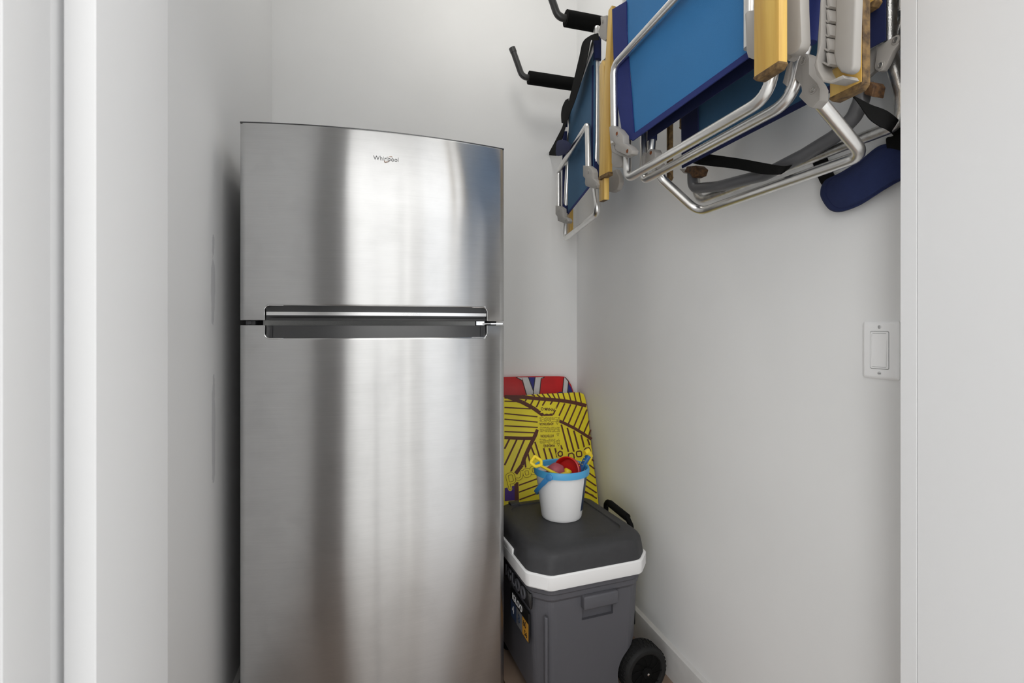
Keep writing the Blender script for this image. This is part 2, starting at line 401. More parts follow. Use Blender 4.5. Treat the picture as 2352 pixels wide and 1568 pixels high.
# ---------------------------------------------------------------- fridge
FX0, FX1, FY, BUL = -.352, .404, 1.513, .041
FXM, FHW = (FX0+FX1)/2, (FX1-FX0)/2; FR = (FHW**2+BUL**2)/(2*BUL)
def fy(x): return FY - (math.sqrt(FR*FR-(x-FXM)**2)-(FR-BUL))
fr = empty('refrigerator', (FXM, 1.9, 0), 'brushed stainless top-freezer refrigerator with bowed doors, standing against the left wall', 'refrigerator')
Z = lambda y, x=551: PD(x, y, FY).z
ZT, ZF0, ZR1 = Z(281), Z(735), Z(746.5)
finish(box(BM(), (FX0+.006, FY+.075, .03), (FX1-.006, 2.27, ZT-.012)), 'cabinet', M['cab'], fr, bevel=.006)
b = BM(); box(b, (FX0+.03, FY+.09, 0), (FX1-.03, 2.2, .03)); finish(b, 'base_grille', M['black'], fr)
NX0, NX1 = PD(606, 740, FY-.02).x, PD(1119, 740, FY-.012).x
NTOP, NBOT = Z(700.5), Z(777)
def rise(x, r=.014):     # rounded inner corners of the handle notch, 0..1 -> distance from full height
    d = min(x-NX0, NX1-x)
    if d < 0: return None
    return 0 if d >= r else r-math.sqrt(max(0, r*r-(r-d)**2))
xs = sorted(set([FX0+(FX1-FX0)*i/96 for i in range(97)] + [NX0-1e-5, NX1+1e-5, NX0-.0006, NX1+.0006, NX0+.0004, NX1-.0004] + [NX0+.014*(1-math.cos(k*math.pi/16)) for k in range(9)] + [NX1-.014*(1-math.cos(k*math.pi/16)) for k in range(9)]))
def door(name, z0, z1, notch_top):
    bm = BM(); F_, Bk = [], []
    for x in xs:
        e = min(x-FX0, FX1-x); edge = 0 if e > .006 else .006-math.sqrt(max(0, .006**2-(.006-e)**2))
        y = fy(x)+edge; r = rise(x); a, c = z0, z1
        if r is not None:
            if notch_top: c = NBOT + r
            else: a = NTOP - r
        nz = 5
        F_.append([bm.verts.new((x, y+(.002 if k in (0, nz) else 0), (a, a+.003, NTOP+.006, (NTOP+c)/2, c-.003, c)[k] if not notch_top else (a, a+.003, (a+NBOT)/2, NBOT-.006, c-.003, c)[k])) for k in range(nz+1)])
        Bk.append([bm.verts.new((x, FY+.068 if r is None else fy(x)+.046, zz)) for zz in (a, c)])
    for i in range(len(xs)-1):
        A, B_ = F_[i], F_[i+1]
        for k in range(5): bm.faces.new((A[k], B_[k], B_[k+1], A[k+1]))
        bm.faces.new((A[0], Bk[i][0], Bk[i+1][0], B_[0])); bm.faces.new((A[-1], B_[-1], Bk[i+1][1], Bk[i][1]))
        bm.faces.new((Bk[i][0], Bk[i][1], Bk[i+1][1], Bk[i+1][0]))
    for i in (0, -1): bm.faces.new(F_[i]+Bk[i][::-1])
    bmesh.ops.triangulate(bm, faces=[f for f in bm.faces if len(f.verts) > 4])
    return finish(bm, name, M['steel'], fr, smooth=40)
fdoor = door('freezer_door', ZF0, ZT, False)
rdoor = door('refrigerator_door', .07, ZR1, True)
# thin black cap along the top of the freezer door
b = BM(); n = 40; top = []; 
for zz in (ZT, ZT+.0035):
    ring = [Vector((FX0+(FX1-FX0)*i/n, fy(FX0+(FX1-FX0)*i/n)+.002, zz)) for i in range(n+1)]+[Vector((FX1, FY+.068, zz)), Vector((FX0, FY+.068, zz))]
    top.append(ring)
loft(b, top); finish(b, 'top_cap', M['trim'], fdoor)
b = BM(); box(b, (FX1-.075, FY+.03, ZT+.0035), (FX1-.012, FY+.12, ZT+.014)); finish(b, 'hinge_cover', M['trim'], fr, bevel=.003)
# recessed dark handle pockets, both following the bow of the doors
def bowed(z0, z1, off0, off1, x0, x1, th=.004, n=30):
    bm = BM(); lv = []
    for i in range(n+1):
        x = x0+(x1-x0)*i/n
        lv.append([Vector((x, fy(x)+off0, z0)), Vector((x, fy(x)+off1, z1)), Vector((x, fy(x)+off1+th, z1)), Vector((x, fy(x)+off0+th, z0))])
    return loft(bm, lv)
g = .0012
finish(bowed(ZF0, NTOP, .020, .014, NX0+g, NX1-g), 'handle_pocket', M['trim'], fdoor)
finish(bowed(ZF0-.0005, ZF0+.006, .006, .004, NX0+.012, NX1-.004, .03), 'handle_grip', M['trim'], fdoor)
finish(bowed(Z(723.3), Z(715.4), .0045, .0042, NX0+.004, NX1-.002, .012), 'chrome_strip', M['chrome_strip'], fdoor)
finish(bowed(NBOT, ZR1-.001, .016, .024, NX0+g, NX1-g), 'handle_pocket', M['trim'], rdoor)
for x in (NX0+.016, NX1-.016):
    b = BM(); tube(b, [Vector((x, fy(x)+.0135, NBOT+.003)), Vector((x, fy(x)+.0215, ZR1-.002))], .0016, bend=0, n=10); finish(b, 'pocket_rib', M['cab'], rdoor)
# bright steel lips around the two notches
for dr, zc, ze, sgn in ((fdoor, NTOP, ZF0, 1), (rdoor, NBOT, ZR1, -1)):
    for xx in (NX0, NX1):
        b = BM(); s = 1 if xx == NX0 else -1; P = []
        P.append(Vector((xx, fy(xx)-.0004, ze+.001*sgn)))
        for k in range(9):
            a = k/8*math.pi/2; X = xx+s*.014*(1-math.cos(a)); P.append(Vector((X, fy(X)-.0004, zc-sgn*.014*(1-math.sin(a)))))
        X = xx+s*.05; P.append(Vector((X, fy(X)-.0002, zc)))
        tube(b, P, .0011, bend=0, n=8)
        finish(b, 'notch_lip', M['chrome'], dr)
# mullion, hinges and spacer between the doors
b = BM(); box(b, (FX0+.055, FY+.020, ZR1-.012), (FX1-.09, FY+.074, ZF0+.02)); finish(b, 'mullion', M['mullion'], fr)
b = BM(); box(b, (FX0+.014, FY+.006, ZR1+.0015), (FX0+.038, FY+.05, ZF0-.002)); lathe(b, [(.0055, -.001), (.005, -.0025)], (FX0+.024, FY+.006, (ZR1+ZF0)/2), 20, axis=1); finish(b, 'hinge_plug', M['cab'], fr)
b = BM(); box(b, (FX1-.045, FY-.004, ZR1+.0035), (FX1-.006, FY+.05, ZR1+.0075)); box(b, (FX1-.088, FY+.012, ZR1+.001), (FX1-.062, FY+.05, ZF0-.001)); tube(b, [Vector((FX1-.066, FY+.008, ZR1+.005)), Vector((FX1-.03, FY+.002, ZR1+.0055))], .0028, 0, 10)
lathe(b, [(.003, 0), (.0028, -.0015)], (FX1-.076, FY+.012, (ZR1+ZF0)/2), 16, axis=1)
finish(b, 'centre_hinge', M['chrome'], fr)
# badge
lc = PD(887, 365, FY-.04); slope = math.atan((fy(lc.x+.01)-fy(lc.x-.01))/.02)
LM = Matrix.Translation((lc.x, fy(lc.x)-.0012, lc.z)) @ Matrix.Rotation(slope, 4, 'Z') @ Matrix.Rotation(math.pi/2, 4, 'X')
finish(text_bm('Whirlpool', .0172, LM, .0004, offset=-.00012), 'badge_lettering', M['logo'], fdoor, smooth=0)
arc = [LM @ Vector((.006+.0115*math.cos(a), -.001+.0062*math.sin(a)+.55*.0115*math.cos(a), .0005)) for a in [math.radians(d) for d in range(150, 300, 10)]]
b = BM(); tube(b, arc, [.0001+.0007*math.sin(math.pi*(i+.5)/len(arc)) for i in range(len(arc))], bend=0, n=8)
arc = [LM @ Vector((.006+.0115*math.cos(a), -.001+.0062*math.sin(a)+.55*.0115*math.cos(a), .0005)) for a in [math.radians(d) for d in range(-10, 110, 10)]]
tube(b, arc, [.0001+.0004*math.sin(math.pi*(i+.5)/len(arc)) for i in range(len(arc))], bend=0, n=8)
finish(b, 'badge_arc', M['copper'], fdoor)

# ---------------------------------------------------------------- light switch
s0 = PL(1985, 866, XR); s1 = PL(2068.5, 737, XR)
sc = Vector((XR, (s0.y+s1.y)/2, (s0.z+s1.z)/2)); hw, hh = (s0.y-s1.y)/2, (s1.z-s0.z)/2
sw = empty('light_switch', (XR, sc.y, s0.z), 'white rocker light switch on the right wall beside the door jamb', 'light switch')
b = BM(); loft(b, [[Vector((XR-d, sc.y+p.x, sc.z+p.y)) for p in rring(hw-i, hh-i, .003, .002, 2)] for d, i in ((0, 0), (.0025, 0), (.0055, .003), (.0062, .006))])
finish(b, 'cover_plate', M['plate'], sw)
b = BM(); loft(b, [[Vector((XR-d, sc.y+p.x, sc.z+p.y)) for p in rring(.0196, .0386, .002, .001, 2)] for d in (.0058, .00632)]); finish(b, 'frame_gap', M['gap'], sw)
b = BM(); outer = [Vector((XR-.0062, sc.y+p.x, sc.z+p.y)) for p in rring(.0185, .0375, .002, .001, 2)]
loft(b, [[Vector((XR-d, sc.y+p.x, sc.z+p.y)) for p in rring(a, c_, .0015, .001, 2)] for d, a, c_ in ((.0060, .0188, .0378), (.0076, .0183, .0373), (.0076, .0158, .0345), (.0050, .0155, .0342))], True, False)
finish(b, 'rocker_frame', M['plate'], sw)
b = BM(); Y0, Y1, Za, Zb = sc.y-.0152, sc.y+.0152, sc.z-.0338, sc.z+.0338
prism(b, [Vector((XR-.0066, Y1, Zb)), Vector((XR-.0050, Y1, Zb))][:1]+[Vector((XR-.0076, Y1, sc.z)), Vector((XR-.0090, Y1, Za)), Vector((XR-.0050, Y1, Za)), Vector((XR-.0050, Y1, Zb))], (0, Y0-Y1, 0))
finish(b, 'rocker', M['plate'], sw)
for zz, rot in ((sc.z+hh*.80, 0), (sc.z-hh*.80, 1)):
    b = BM(); lathe(b, [(.0036, -.0060), (.0036, -.0068), (.0025, -.0073)], (XR, sc.y, zz), 20, axis=0)
    scr = finish(b, 'screw', M['switch_metal'], sw)
    b = BM(); a_, c_ = ((.0004, .0032) if rot == 0 else (.0032, .0004)); box(b, (XR-.0075, sc.y-a_, zz-c_), (XR-.0070, sc.y+a_, zz+c_)); finish(b, 'slot', M['cab'], scr)

# ---------------------------------------------------------------- storage rack on the right wall
rk = empty('wall_rack', (XR, 1.475, 2.30), 'black wall rack with foam padded arms holding the folded beach chairs', 'rack')
b = BM(); box(b, (XR-.025, .74, 2.333), (XR, 2.20, 2.383)); finish(b, 'rail', M['hook'], rk, bevel=.003)
for d in (2.15, 1.70, 1.25, .80):
    b = BM(); tube(b, [Vector((XR-.02, d, 2.353)), Vector((.71, d, 2.353)), Vector((.66, d+.002, 2.355)), Vector((.615, d+.004, 2.473))], .0135, bend=.035, n=16); 
    hk = finish(b, 'arm', M['hook'], rk)
    b = BM(); tube(b, [Vector((XR-.03, d, 2.353)), Vector((.690, d, 2.354))], .029, bend=0, n=24); finish(b, 'foam_sleeve', M['foam'], hk)
    b = BM(); tube(b, [Vector((.620, d+.0038, 2.460)), Vector((.612, d+.0042, 2.480))], .0150, bend=0, n=16); finish(b, 'end_cap', M['hook'], hk)

# ---------------------------------------------------------------- folded beach chairs
TR = .0113
def pxpoly(pts, pf): return [pf(x, y) for x, y in pts]
def bracket(parent, pts, pf, off, rivets=(), rust=False, back=None, m='plastic'):
    b = BM(); prism(b, pxpoly(pts, pf), off); br = finish(b, 'hinge_bracket', M[m], parent, bevel=.0016)
    o = Vector(off).normalized()
    for x, y in rivets:
        c = pf(x, y); bb = BM()
        q = o.to_track_quat('Z', 'Y').to_matrix().to_4x4()
        lathe(bb, [(.0052, -.0016), (.0046, -.0026), (.0030, -.0022), (.0028, -.0010)], (0, 0, 0), 18); bb.transform(Matrix.Translation(c) @ q)
        finish(bb, 'rivet', M['rust' if rust else 'rivet'], br)
        bb = BM(); lathe(bb, [(.0080, .0002), (.0078, -.0009), (.0056, -.0012)], (0, 0, 0), 20); bb.transform(Matrix.Translation(c) @ q); finish(bb, 'rivet_collar', M[m], br)
    return br
def arm(parent, L0, L1, y0, y1, z0, z1, taper=0, name='armrest', m='wood'):
    """wooden armrest slat hanging lengthwise: y along the wall, end grain as its own part"""
    b = BM()
    pts = [Vector((L0, y0, z0+.006)), Vector((L0, y0+.006, z0)), Vector((L0, y1-.006, z0-taper)), Vector((L0, y1, z0+.006-taper)), Vector((L0, y1, z1-.03)), Vector((L0, y1-.012, z1)), Vector((L0, y0+.012, z1)), Vector((L0, y0, z1-.03))]
    prism(b, pts, (L1-L0, 0, 0)); a = finish(b, name, M[m], parent, bevel=.002)
    e = BM(); prism(e, [Vector((L0-.0005, y0-.0005, z0+.0085)), Vector((L0-.0005, y0-.0002, z0+.0055)), Vector((L0-.0005, y0+.006, z0-.0008)), Vector((L0-.0005, y1-.006, z0-.0008-taper)), Vector((L0-.0005, y1+.0002, z0+.0055-taper)), Vector((L0-.0005, y1+.0005, z0+.0085-taper))], (L1-L0+.001, 0, 0))
    finish(e, 'worn_end', M['wood_worn_or_shaded'], a, bevel=.0006)
    return a

# ---- front chair: bright blue sling, faces the door
LA, LB = .672, .700
pfA = lambda x, y: PL(x, y, LA); pfB = lambda x, y: PL(x, y, LB)
ch = empty('folded_beach_chair', (LB, 1.02, 1.60), 'folded beach chair with a bright blue sling, hung foremost on the wall rack', 'beach chair', group='folded beach chairs on the wall rack')
A0, A1 = pfA(1412, 330), pfA(1410, 152); yn = pfA(1723, 60).y
b = BM(); tube(b, [A0, A1, Vector((LA, yn, A1.z)), Vector((LA, yn, pfA(1723, 110).z))], TR, bend=.032); finish(b, 'rear_leg', M['alu'], ch)
B0 = pfB(1440, 412); bz = B0.z; ynB = pfB(1775, 200).y; yfB = pfB(1441, 400).y; ztop = 2.390
b = BM(); tube(b, [Vector((LB, yfB+.012, ztop)), Vector((LB, yfB, bz+.14)), Vector((LB, yfB, bz)), Vector((LB, ynB, bz)), Vector((LB, ynB, bz+.14)), Vector((LB, ynB-.004, ztop)), Vector((LB, yfB+.012, ztop))], TR, bend=[0, .05, .030, .055, .05, .05, 0]); finish(b, 'front_frame', M['alu'], ch)
Lf = .688; hz = PL(1457, 320, Lf).z
c00 = PL(1446, 320, Lf); c00.z = hz; c10 = Vector((Lf, ynB+.006, hz)); c01 = Vector((Lf, PL(1440, 3, Lf).y-.005, 2.365)); c11 = Vector((Lf, ynB-.004, 2.365))
def wr(u, v): return .004*math.sin(u*3.1)*math.sin(v*7+u*2)+.0025*noise.noise(Vector((u*3, v*4, 0)))
b = BM(); sheet(b, PL(1457, 319, Lf), c10, c11, PL(1425, -230, Lf), 30, 30, disp=wr); sl = finish(b, 'sling', M['blue'], ch)
# navy side sleeve round the far tube, its two edges measured
b = BM(); e0 = [(1407, 22), (1409, 90), (1412, 160), (1420, 240), (1433, 322)]; e1 = [(1439, 3), (1441, 90), (1446, 160), (1452, 240), (1458, 320)]
ribbon(b, [(PL(*p, Lf-.008), PL(*q, Lf-.003)) for p, q in zip(e0, e1)], .0035); finish(b, 'side_sleeve', M['navy'], sl)
b = BM(); tube(b, [PL(1421, 24, LB), PL(1427, 160, LB), PL(1441, 321, LB)], .0145, bend=0, n=16); finish(b, 'side_sleeve', M['navy'], sl)
b = BM(); q0 = PL(1453, 324, Lf-.004); q1 = Vector((Lf-.004, ynB+.006, q0.z)); up = Vector((0, 0, .011))
ribbon(b, [(q0, q0+up*1.6), (q0.lerp(q1, .5), q0.lerp(q1, .5)+up*1.3), (q1, q1+up*1.1)], .003); finish(b, 'hem', M['navy'], sl)
off = (.020, 0, 0)
bracket(ch, [(1399, 291), (1405, 288), (1420, 297), (1430, 310), (1431, 328), (1446, 337), (1452, 345), (1450, 354), (1441, 358), (1415, 346), (1412, 340), (1413, 330), (1408, 323), (1401, 322)], lambda x, y: PL(x, y, LA-.014), off, [(1418, 307), (1442, 347)], True)
b = BM(); prism(b, pxpoly([(1401, 322), (1408, 324), (1412, 345), (1438, 357), (1438, 362), (1405, 350)], lambda x, y: PL(x, y, LA+.006)), (.016, 0, 0)); finish(b, 'hinge_plate', M['plastic'], ch, bevel=.001)
bracket(ch, [(1711, 32), (1716, 25), (1738, 22), (1740, 140), (1718, 132), (1714, 118)], lambda x, y: PL(x, y, LA-.012), (.03, 0, 0))
# far and near armrests, with their plastic height rails
def yat(x, L): return PL(x, 300, L).y
fp = lambda x, y: PL(x, y, .706)
b = BM(); prism(b, pxpoly([(1375, 412), (1379, 320), (1384, 228), (1391, 122), (1397, 24), (1405, 12), (1406, 20), (1401, 130), (1399, 250), (1397, 400)], fp), (.014, 0, 0)); fa = finish(b, 'armrest', M['wood'], ch, bevel=.0016)
b = BM(); prism(b, pxpoly([(1374.5, 413.5), (1375, 406), (1397.5, 394), (1397.5, 402)], lambda x, y: PL(x, y, .7055)), (.015, 0, 0)); finish(b, 'worn_end', M['wood_worn_or_shaded'], fa)
na0, na1 = yat(1789, .605), yat(1731, .605)
arm(ch, .605, .622, na0, na1, PL(1789, 152, .605).z, 2.315, -.0)
b = BM(); prism(b, pxpoly([(1800, -260), (1834, -260), (1838, 20), (1841, 95), (1836, 112), (1826, 122), (1812, 127), (1804, 122)], lambda x, y: PL(x, y, .655)), (.020, 0, 0)); finish(b, 'armrest_rail', M['plastic'], ch, bevel=.003)
b = BM(); prism(b, pxpoly([(1808, 100), (1823, 118), (1819, 132), (1808, 141), (1803, 130)], lambda x, y: PL(x, y, .672)), (.016, 0, 0)); finish(b, 'armrest_rail', M['plastic'], ch, bevel=.003)
b = BM(); prism(b, pxpoly([(1404, 345), (1426, 356), (1429, 378), (1424, 385), (1410, 384), (1404, 376)], lambda x, y: PL(x, y, .700)), (.014, 0, 0)); finish(b, 'armrest_rail', M['plastic'], ch, bevel=.003)

# ---- middle chair: navy sling, lower legs splayed towards the wall
LM2 = .752
c3 = empty('folded_beach_chair', (LM2, .98, 1.58), 'folded beach chair with a navy sling and legs splayed outward, hung second from the room', 'beach chair', group='folded beach chairs on the wall rack')
P = lambda x, y, L=LM2: PL(x, y, L)
bz = P(1481, 414).z; yf = P(1479, 400).y; yn3 = P(1832, 200).y
b = BM(); tube(b, [Vector((LM2, yf+.01, 2.390)), Vector((LM2, yf, bz+.12)), Vector((LM2, yf, bz)), Vector((LM2, yn3, bz)), Vector((LM2, yn3, bz+.14)), Vector((LM2, yn3, 2.390)), Vector((LM2, yf+.01, 2.390))], TR, bend=[0, .05, .022, .060, .05, .05, 0]); finish(b, 'front_frame', M['alu'], c3)
Ls = .738; zf = PL(1487, 323, Ls).z; ynf = PL(1858, 100, Ls).y
b = BM(); sheet(b, PL(1487, 323, Ls), Vector((Ls, ynf, zf)), Vector((Ls, ynf, 2.36)), Vector((Ls, PL(1495, 280, Ls).y, 2.36)), 20, 20, disp=lambda u, v: .004*math.sin(6*u+3*v)*math.sin(v*3.14)); sl = finish(b, 'sling', M['navy_dark'], c3)
b = BM(); tube(b, [PL(1868, -300, LM2-.01), PL(1864, 0, LM2-.01), PL(1852, 100, LM2-.01)], .0165, bend=0, n=18); finish(b, 'side_sleeve', M['navy'], sl)
b = BM(); tube(b, [PL(1500, 200, LM2), PL(1498, 322, LM2)], .0135, bend=0, n=16); finish(b, 'side_sleeve', M['navy_dark'], sl)
b = BM(); tube(b, [P(1852, 80), P(1848, 112), P(1828, 185), P(1815, 215)], TR, bend=.03); finish(b, 'side_tube', M['alu'], c3)
b = BM(); tube(b, [P(1499, 300), P(1496, 345)], TR, bend=0); finish(b, 'side_tube', M['alu'], c3)
LW = .885; z3 = PL(1800, 420, LW).z; yfw, ynw = PL(1605, 470, LW).y, PL(1984, 345, LW).y
b = BM(); tube(b, [P(1500, 378), P(1522, 412, .775), Vector((LW, yfw, z3)), Vector((LW, ynw, z3)), P(1872, 222, .757), P(1852, 180)], TR*1.05, bend=[0, .02, .045, .030, .03, 0]); finish(b, 'splayed_leg', M['alu'], c3)
bracket(c3, [(1494, 342), (1500, 343), (1504, 350), (1504, 368), (1513, 379), (1508, 388), (1492, 386), (1480, 378), (1487, 350)], lambda x, y: P(x, y, LM2-.014), (.024, 0, 0), [(1496, 351)], True)
b = BM(); prism(b, pxpoly([(1478, 350), (1482, 350), (1475, 384), (1469, 380), (1471, 366)], lambda x, y: P(x, y, LM2-.01)), (.01, 0, 0)); finish(b, 'hinge_plate', M['plastic'], c3, bevel=.001)
bracket(c3, [(1847, 122), (1855, 126), (1858, 134), (1858, 170), (1876, 190), (1883, 204), (1882, 230), (1866, 248), (1858, 246), (1834, 222), (1841, 210), (1839, 195), (1824, 178), (1833, 140), (1838, 128)], lambda x, y: P(x, y, LM2-.016), (.020, 0, 0), [(1846, 138), (1868, 205)])
b = BM(); prism(b, pxpoly([(1808, 148), (1816, 141), (1806, 198), (1797, 190)], lambda x, y: P(x, y, LM2-.014)), (.012, 0, 0)); finish(b, 'hinge_plate', M['plastic'], c3, bevel=.001)
# near armrest and its notched plastic rail
LN = .728
a3 = arm(c3, LN, LN+.016, yat(1979, LN), yat(1905, LN), PL(1979, 200, LN).z, 2.315, 0)
we = BM(); box(we, (LN+.0012, yat(1979, LN)-.0007, PL(1979, 200, LN).z+.008), (LN+.0165, yat(1979, LN)+.001, 2.28)); finish(we, 'worn_edge', M['wood_worn_or_shaded'], a3)
arm(c3, .800, .812, yat(1538, .80), yat(1531, .80), PL(1538, 412, .80).z, 2.20, 0, m='wood_worn_or_shaded')  # far arm: worn edge, with its shade put into the darker wood colour
rl = BM()
prism(rl, pxpoly([(1884, -240), (1890, -240), (1886, 100), (1877, 140), (1880, 160), (1892, 182), (1908, 185), (1935, 172), (1940, 180), (1910, 192), (1890, 189), (1875, 172), (1870, 150), (1876, 120), (1884, 0)], lambda x, y: PL(x, y, .690)), (.030, 0, 0))
rail = finish(rl, 'armrest_rail', M['plastic'], c3, bevel=.0012)
rb = BM(); prism(rb, pxpoly([(1919, -240), (1967, -240), (1966, 0), (1961, 150), (1958, 162), (1945, 170), (1930, 166), (1918, 150), (1913, 125), (1917, 60)], lambda x, y: PL(x, y, .692)), (.016, 0, 0))
finish(rb, 'rail_side', M['plastic'], rail, bevel=.004, seg=3)
rb = BM(); prism(rb, pxpoly([(1884, -240), (1922, -240), (1918, 150), (1905, 160), (1885, 158), (1878, 140), (1885, 100)], lambda x, y: PL(x, y, .716)), (.006, 0, 0)); finish(rb, 'rail_bed', M['plastic_inner'], rail)
for k in range(12):
    y0 = 150-k*33
    tb = BM(); prism(tb, pxpoly([(1897, y0-28), (1902, y0-30), (1907, y0-4), (1901, y0+2), (1887, y0-6), (1890, y0-9), (1900, y0-4)], lambda x, y: PL(x, y, .698)), (.019, 0, 0)); finish(tb, 'rail_tooth', M['plastic'], rail, bevel=.0006)

# ---- rearmost chair against the wall: faded blue sling, salty tubes
L4 = .935
c4 = empty('folded_beach_chair', (L4, .95, 1.55), 'salt-spotted folded beach chair nearest the right wall, with dangling navy shoulder pad', 'beach chair', group='folded beach chairs on the wall rack')
b4z = PL(1614, 459, L4).z; yf4, yn4 = PL(1602, 450, L4).y, PL(2069, 280, L4).y
b = BM(); tube(b, [PL(1597, 385, L4), Vector((L4, yf4, b4z)), Vector((L4, yn4, b4z)), PL(2070, 215, L4), PL(2043, 120, L4), PL(2043, -270, L4)], TR*1.03, bend=[0, .045, .035, .06, .05, 0], n=16); finish(b, 'rear_leg', M['alu_dusty'], c4)
b = BM(); tube(b, [PL(2070, -270, .965), PL(2068, 30, .965)], TR, bend=0); tube(b, [PL(2074, 42, .962), PL(2052, 100, .962)], TR*.8, bend=0); finish(b, 'support_tube', M['alu_dusty'], c4)
LG = .905
b = BM(); tube(b, [PL(1590, 388, LG), PL(1591, 433, LG), PL(1650, 428, LG), PL(1755, 402, LG), PL(1845, 357, LG), PL(1920, 312, LG), PL(1962, 268, LG), PL(1978, 232, LG), PL(1986, 190, LG)], .0145, bend=[0, .035, .03, .05, .05, .05, .03, .03, 0], n=16); finish(b, 'seat_rail', M['grey_tube'], c4)
L5 = .845; z5 = PL(1822, 254, L5).z
b = BM(); sheet(b, Vector((L5, PL(1570, 380, L5).y, z5)), Vector((L5, PL(1935, 200, L5).y, z5)), Vector((L5, PL(1950, 0, L5).y, 2.36)), Vector((L5, PL(1566, 380, L5).y, 2.36)), 24, 20, disp=lambda u, v: .005*math.sin(5*u+1)*math.sin(v*3.1)); sl = finish(b, 'sling', M['teal'], c4)
b = BM(); ya, yb = PL(1568, 380, L5-.004).y, PL(1606, 360, L5-.004).y
ribbon(b, [(Vector((L5-.006, ya, z5-.002)), Vector((L5-.006, yb, z5-.002))), (Vector((L5-.008, ya, 1.9)), Vector((L5-.008, yb, 1.9))), (Vector((L5-.006, ya, 2.35)), Vector((L5-.006, yb, 2.35)))], .003); finish(b, 'side_sleeve', M['navy_dark'], sl)
q0 = Vector((L5-.005, ya, z5-.004)); q1 = Vector((L5-.005, PL(1932, 200, L5).y, z5-.004)); up = Vector((0, 0, .013))
b = BM(); ribbon(b, [(q0, q0+up), (q0.lerp(q1, .5), q0.lerp(q1, .5)+up), (q1, q1+up)], .003); finish(b, 'hem', M['navy_dark'], sl)
ns = BM(); sheet(ns, PL(1996, 112, .90), PL(2034, 92, .90), PL(2034, -260, .90), PL(1996, -260, .90), 6, 10); finish(ns, 'side_sleeve', M['navy_dark'], sl)
ps = lambda x, y: PL(x, y, .915)
bracket(c4, [(2054, 82), (2062, 84), (2066, 93), (2064, 102), (2050, 118), (2037, 146), (2027, 162), (2018, 165), (2010, 160), (2008, 154), (2015, 108)], lambda x, y: PL(x, y, .905), (.012, 0, 0), [(2058, 92), (2023, 150)])
b = BM(); prism(b, pxpoly([(1988, 122), (2013, 106), (2008, 154), (2009, 162), (1986, 182)], lambda x, y: PL(x, y, .918)), (.010, 0, 0)); finish(b, 'hinge_plate', M['plastic'], c4, bevel=.001)
b = BM(); prism(b, pxpoly([(1986, 186), (2002, 188), (2007, 196), (2002, 222), (1984, 216)], lambda x, y: PL(x, y, .885)), (.03, 0, 0)); finish(b, 'rusty_clamp', M['rust_dark'], c4, bevel=.002)
b = BM(); prism(b, pxpoly([(1571, 395), (1577, 382), (1598, 380), (1607, 388), (1602, 403), (1590, 408), (1584, 398)], lambda x, y: PL(x, y, .885)), (.03, 0, 0)); finish(b, 'rusty_clamp', M['rust_dark'], c4, bevel=.002)
b = BM(); prism(b, pxpoly([(1560, 388), (1575, 388), (1585, 396), (1570, 398)], lambda x, y: PL(x, y, .90)), (.02, 0, 0)); finish(b, 'hinge_plate', M['plastic'], c4, bevel=.001)
arm(c4, .868, .884, yat(1574, .868), yat(1560, .868), PL(1570, 292, .868).z, 2.30, 0, m='wood_worn_or_shaded')  # far arm again takes the dark wood, shade included in the colour
arm(c4, .868, .884, yat(2011, .868), yat(1975, .868), PL(2003, 14, .868).z, 2.30, 0)
# webbing and shoulder pad
wb = BM(); ribbon(wb, [(PL(*a, l), PL(*c_, l2)) for a, c_, l, l2 in (((1600, 350), (1586, 372), .88, .88), ((1643, 356), (1605, 378), .87, .87), ((1700, 364), (1690, 388), .865, .865), ((1760, 375), (1745, 399), .865, .865), ((1795, 381), (1785, 401), .87, .87), ((1812, 381), (1798, 397), .885, .885), ((1822, 377), (1816, 383), .905, .905))], .002); finish(wb, 'carry_strap', M['web'], c4)
wb = BM(); ribbon(wb, [(PL(*a, l), PL(*c_, l2)) for a, c_, l, l2 in (((1950, 214), (1958, 218), .86, .86), ((1975, 228), (1985, 257), .87, .87), ((2000, 241), (2000, 276), .89, .875), ((2035, 254), (2020, 290), .905, .89), ((2062, 274), (2035, 297), .925, .91), ((2078, 292), (2052, 312), .955, .955), ((2088, 330), (2036, 318), .965, .965), ((2092, 362), (2040, 350), .968, .968))], .002); finish(wb, 'carry_strap', M['web'], c4)
wb = BM(); ribbon(wb, [(PL(*a, .989), PL(*c_, .989)) for a, c_ in (((1866, 372), (1900, 362)), ((1872, 388), (1906, 378)), ((1884, 418), (1918, 405)), ((1900, 440), (1930, 425)))], .002); finish(wb, 'carry_strap', M['web'], c4)
pad = [(1886, 455), (1884, 440), (1888, 424), (1899, 411), (1930, 396), (1975, 368), (2010, 340), (2030, 331), (2052, 328), (2080, 334), (2105, 345), (2120, 365), (2118, 395), (2075, 412), (2030, 437), (1985, 466), (1960, 478), (1935, 486), (1915, 486), (1900, 477)]
cpad = Vector((2000, 408)); 
def pscale(k): return [((x-cpad.x)*k+cpad.x, (y-cpad.y)*k+cpad.y) for x, y in pad]
def closed_smooth(P, sub=4):
    n = len(P); out = []
    for i in range(n):
        p0, p1, p2, p3 = [Vector(P[(i+k-1) % n]) for k in range(4)]
        for k in range(sub):
            t = k/sub; out.append(.5*((2*p1)+(p2-p0)*t+(2*p0-5*p1+4*p2-p3)*t*t+(3*p1-p0-3*p2+p3)*t**3))
    return out
pb = BM(); loft(pb, [[PL(p.x, p.y, LL) for p in closed_smooth(pscale(k))] for k, LL in ((.99, .982), (1.0, .978), (1.0, .974), (.97, .970), (.90, .9695), (.88, .9685), (.80, .964), (.5, .961))]); pd = finish(pb, 'shoulder_pad', M['pad'], c4)
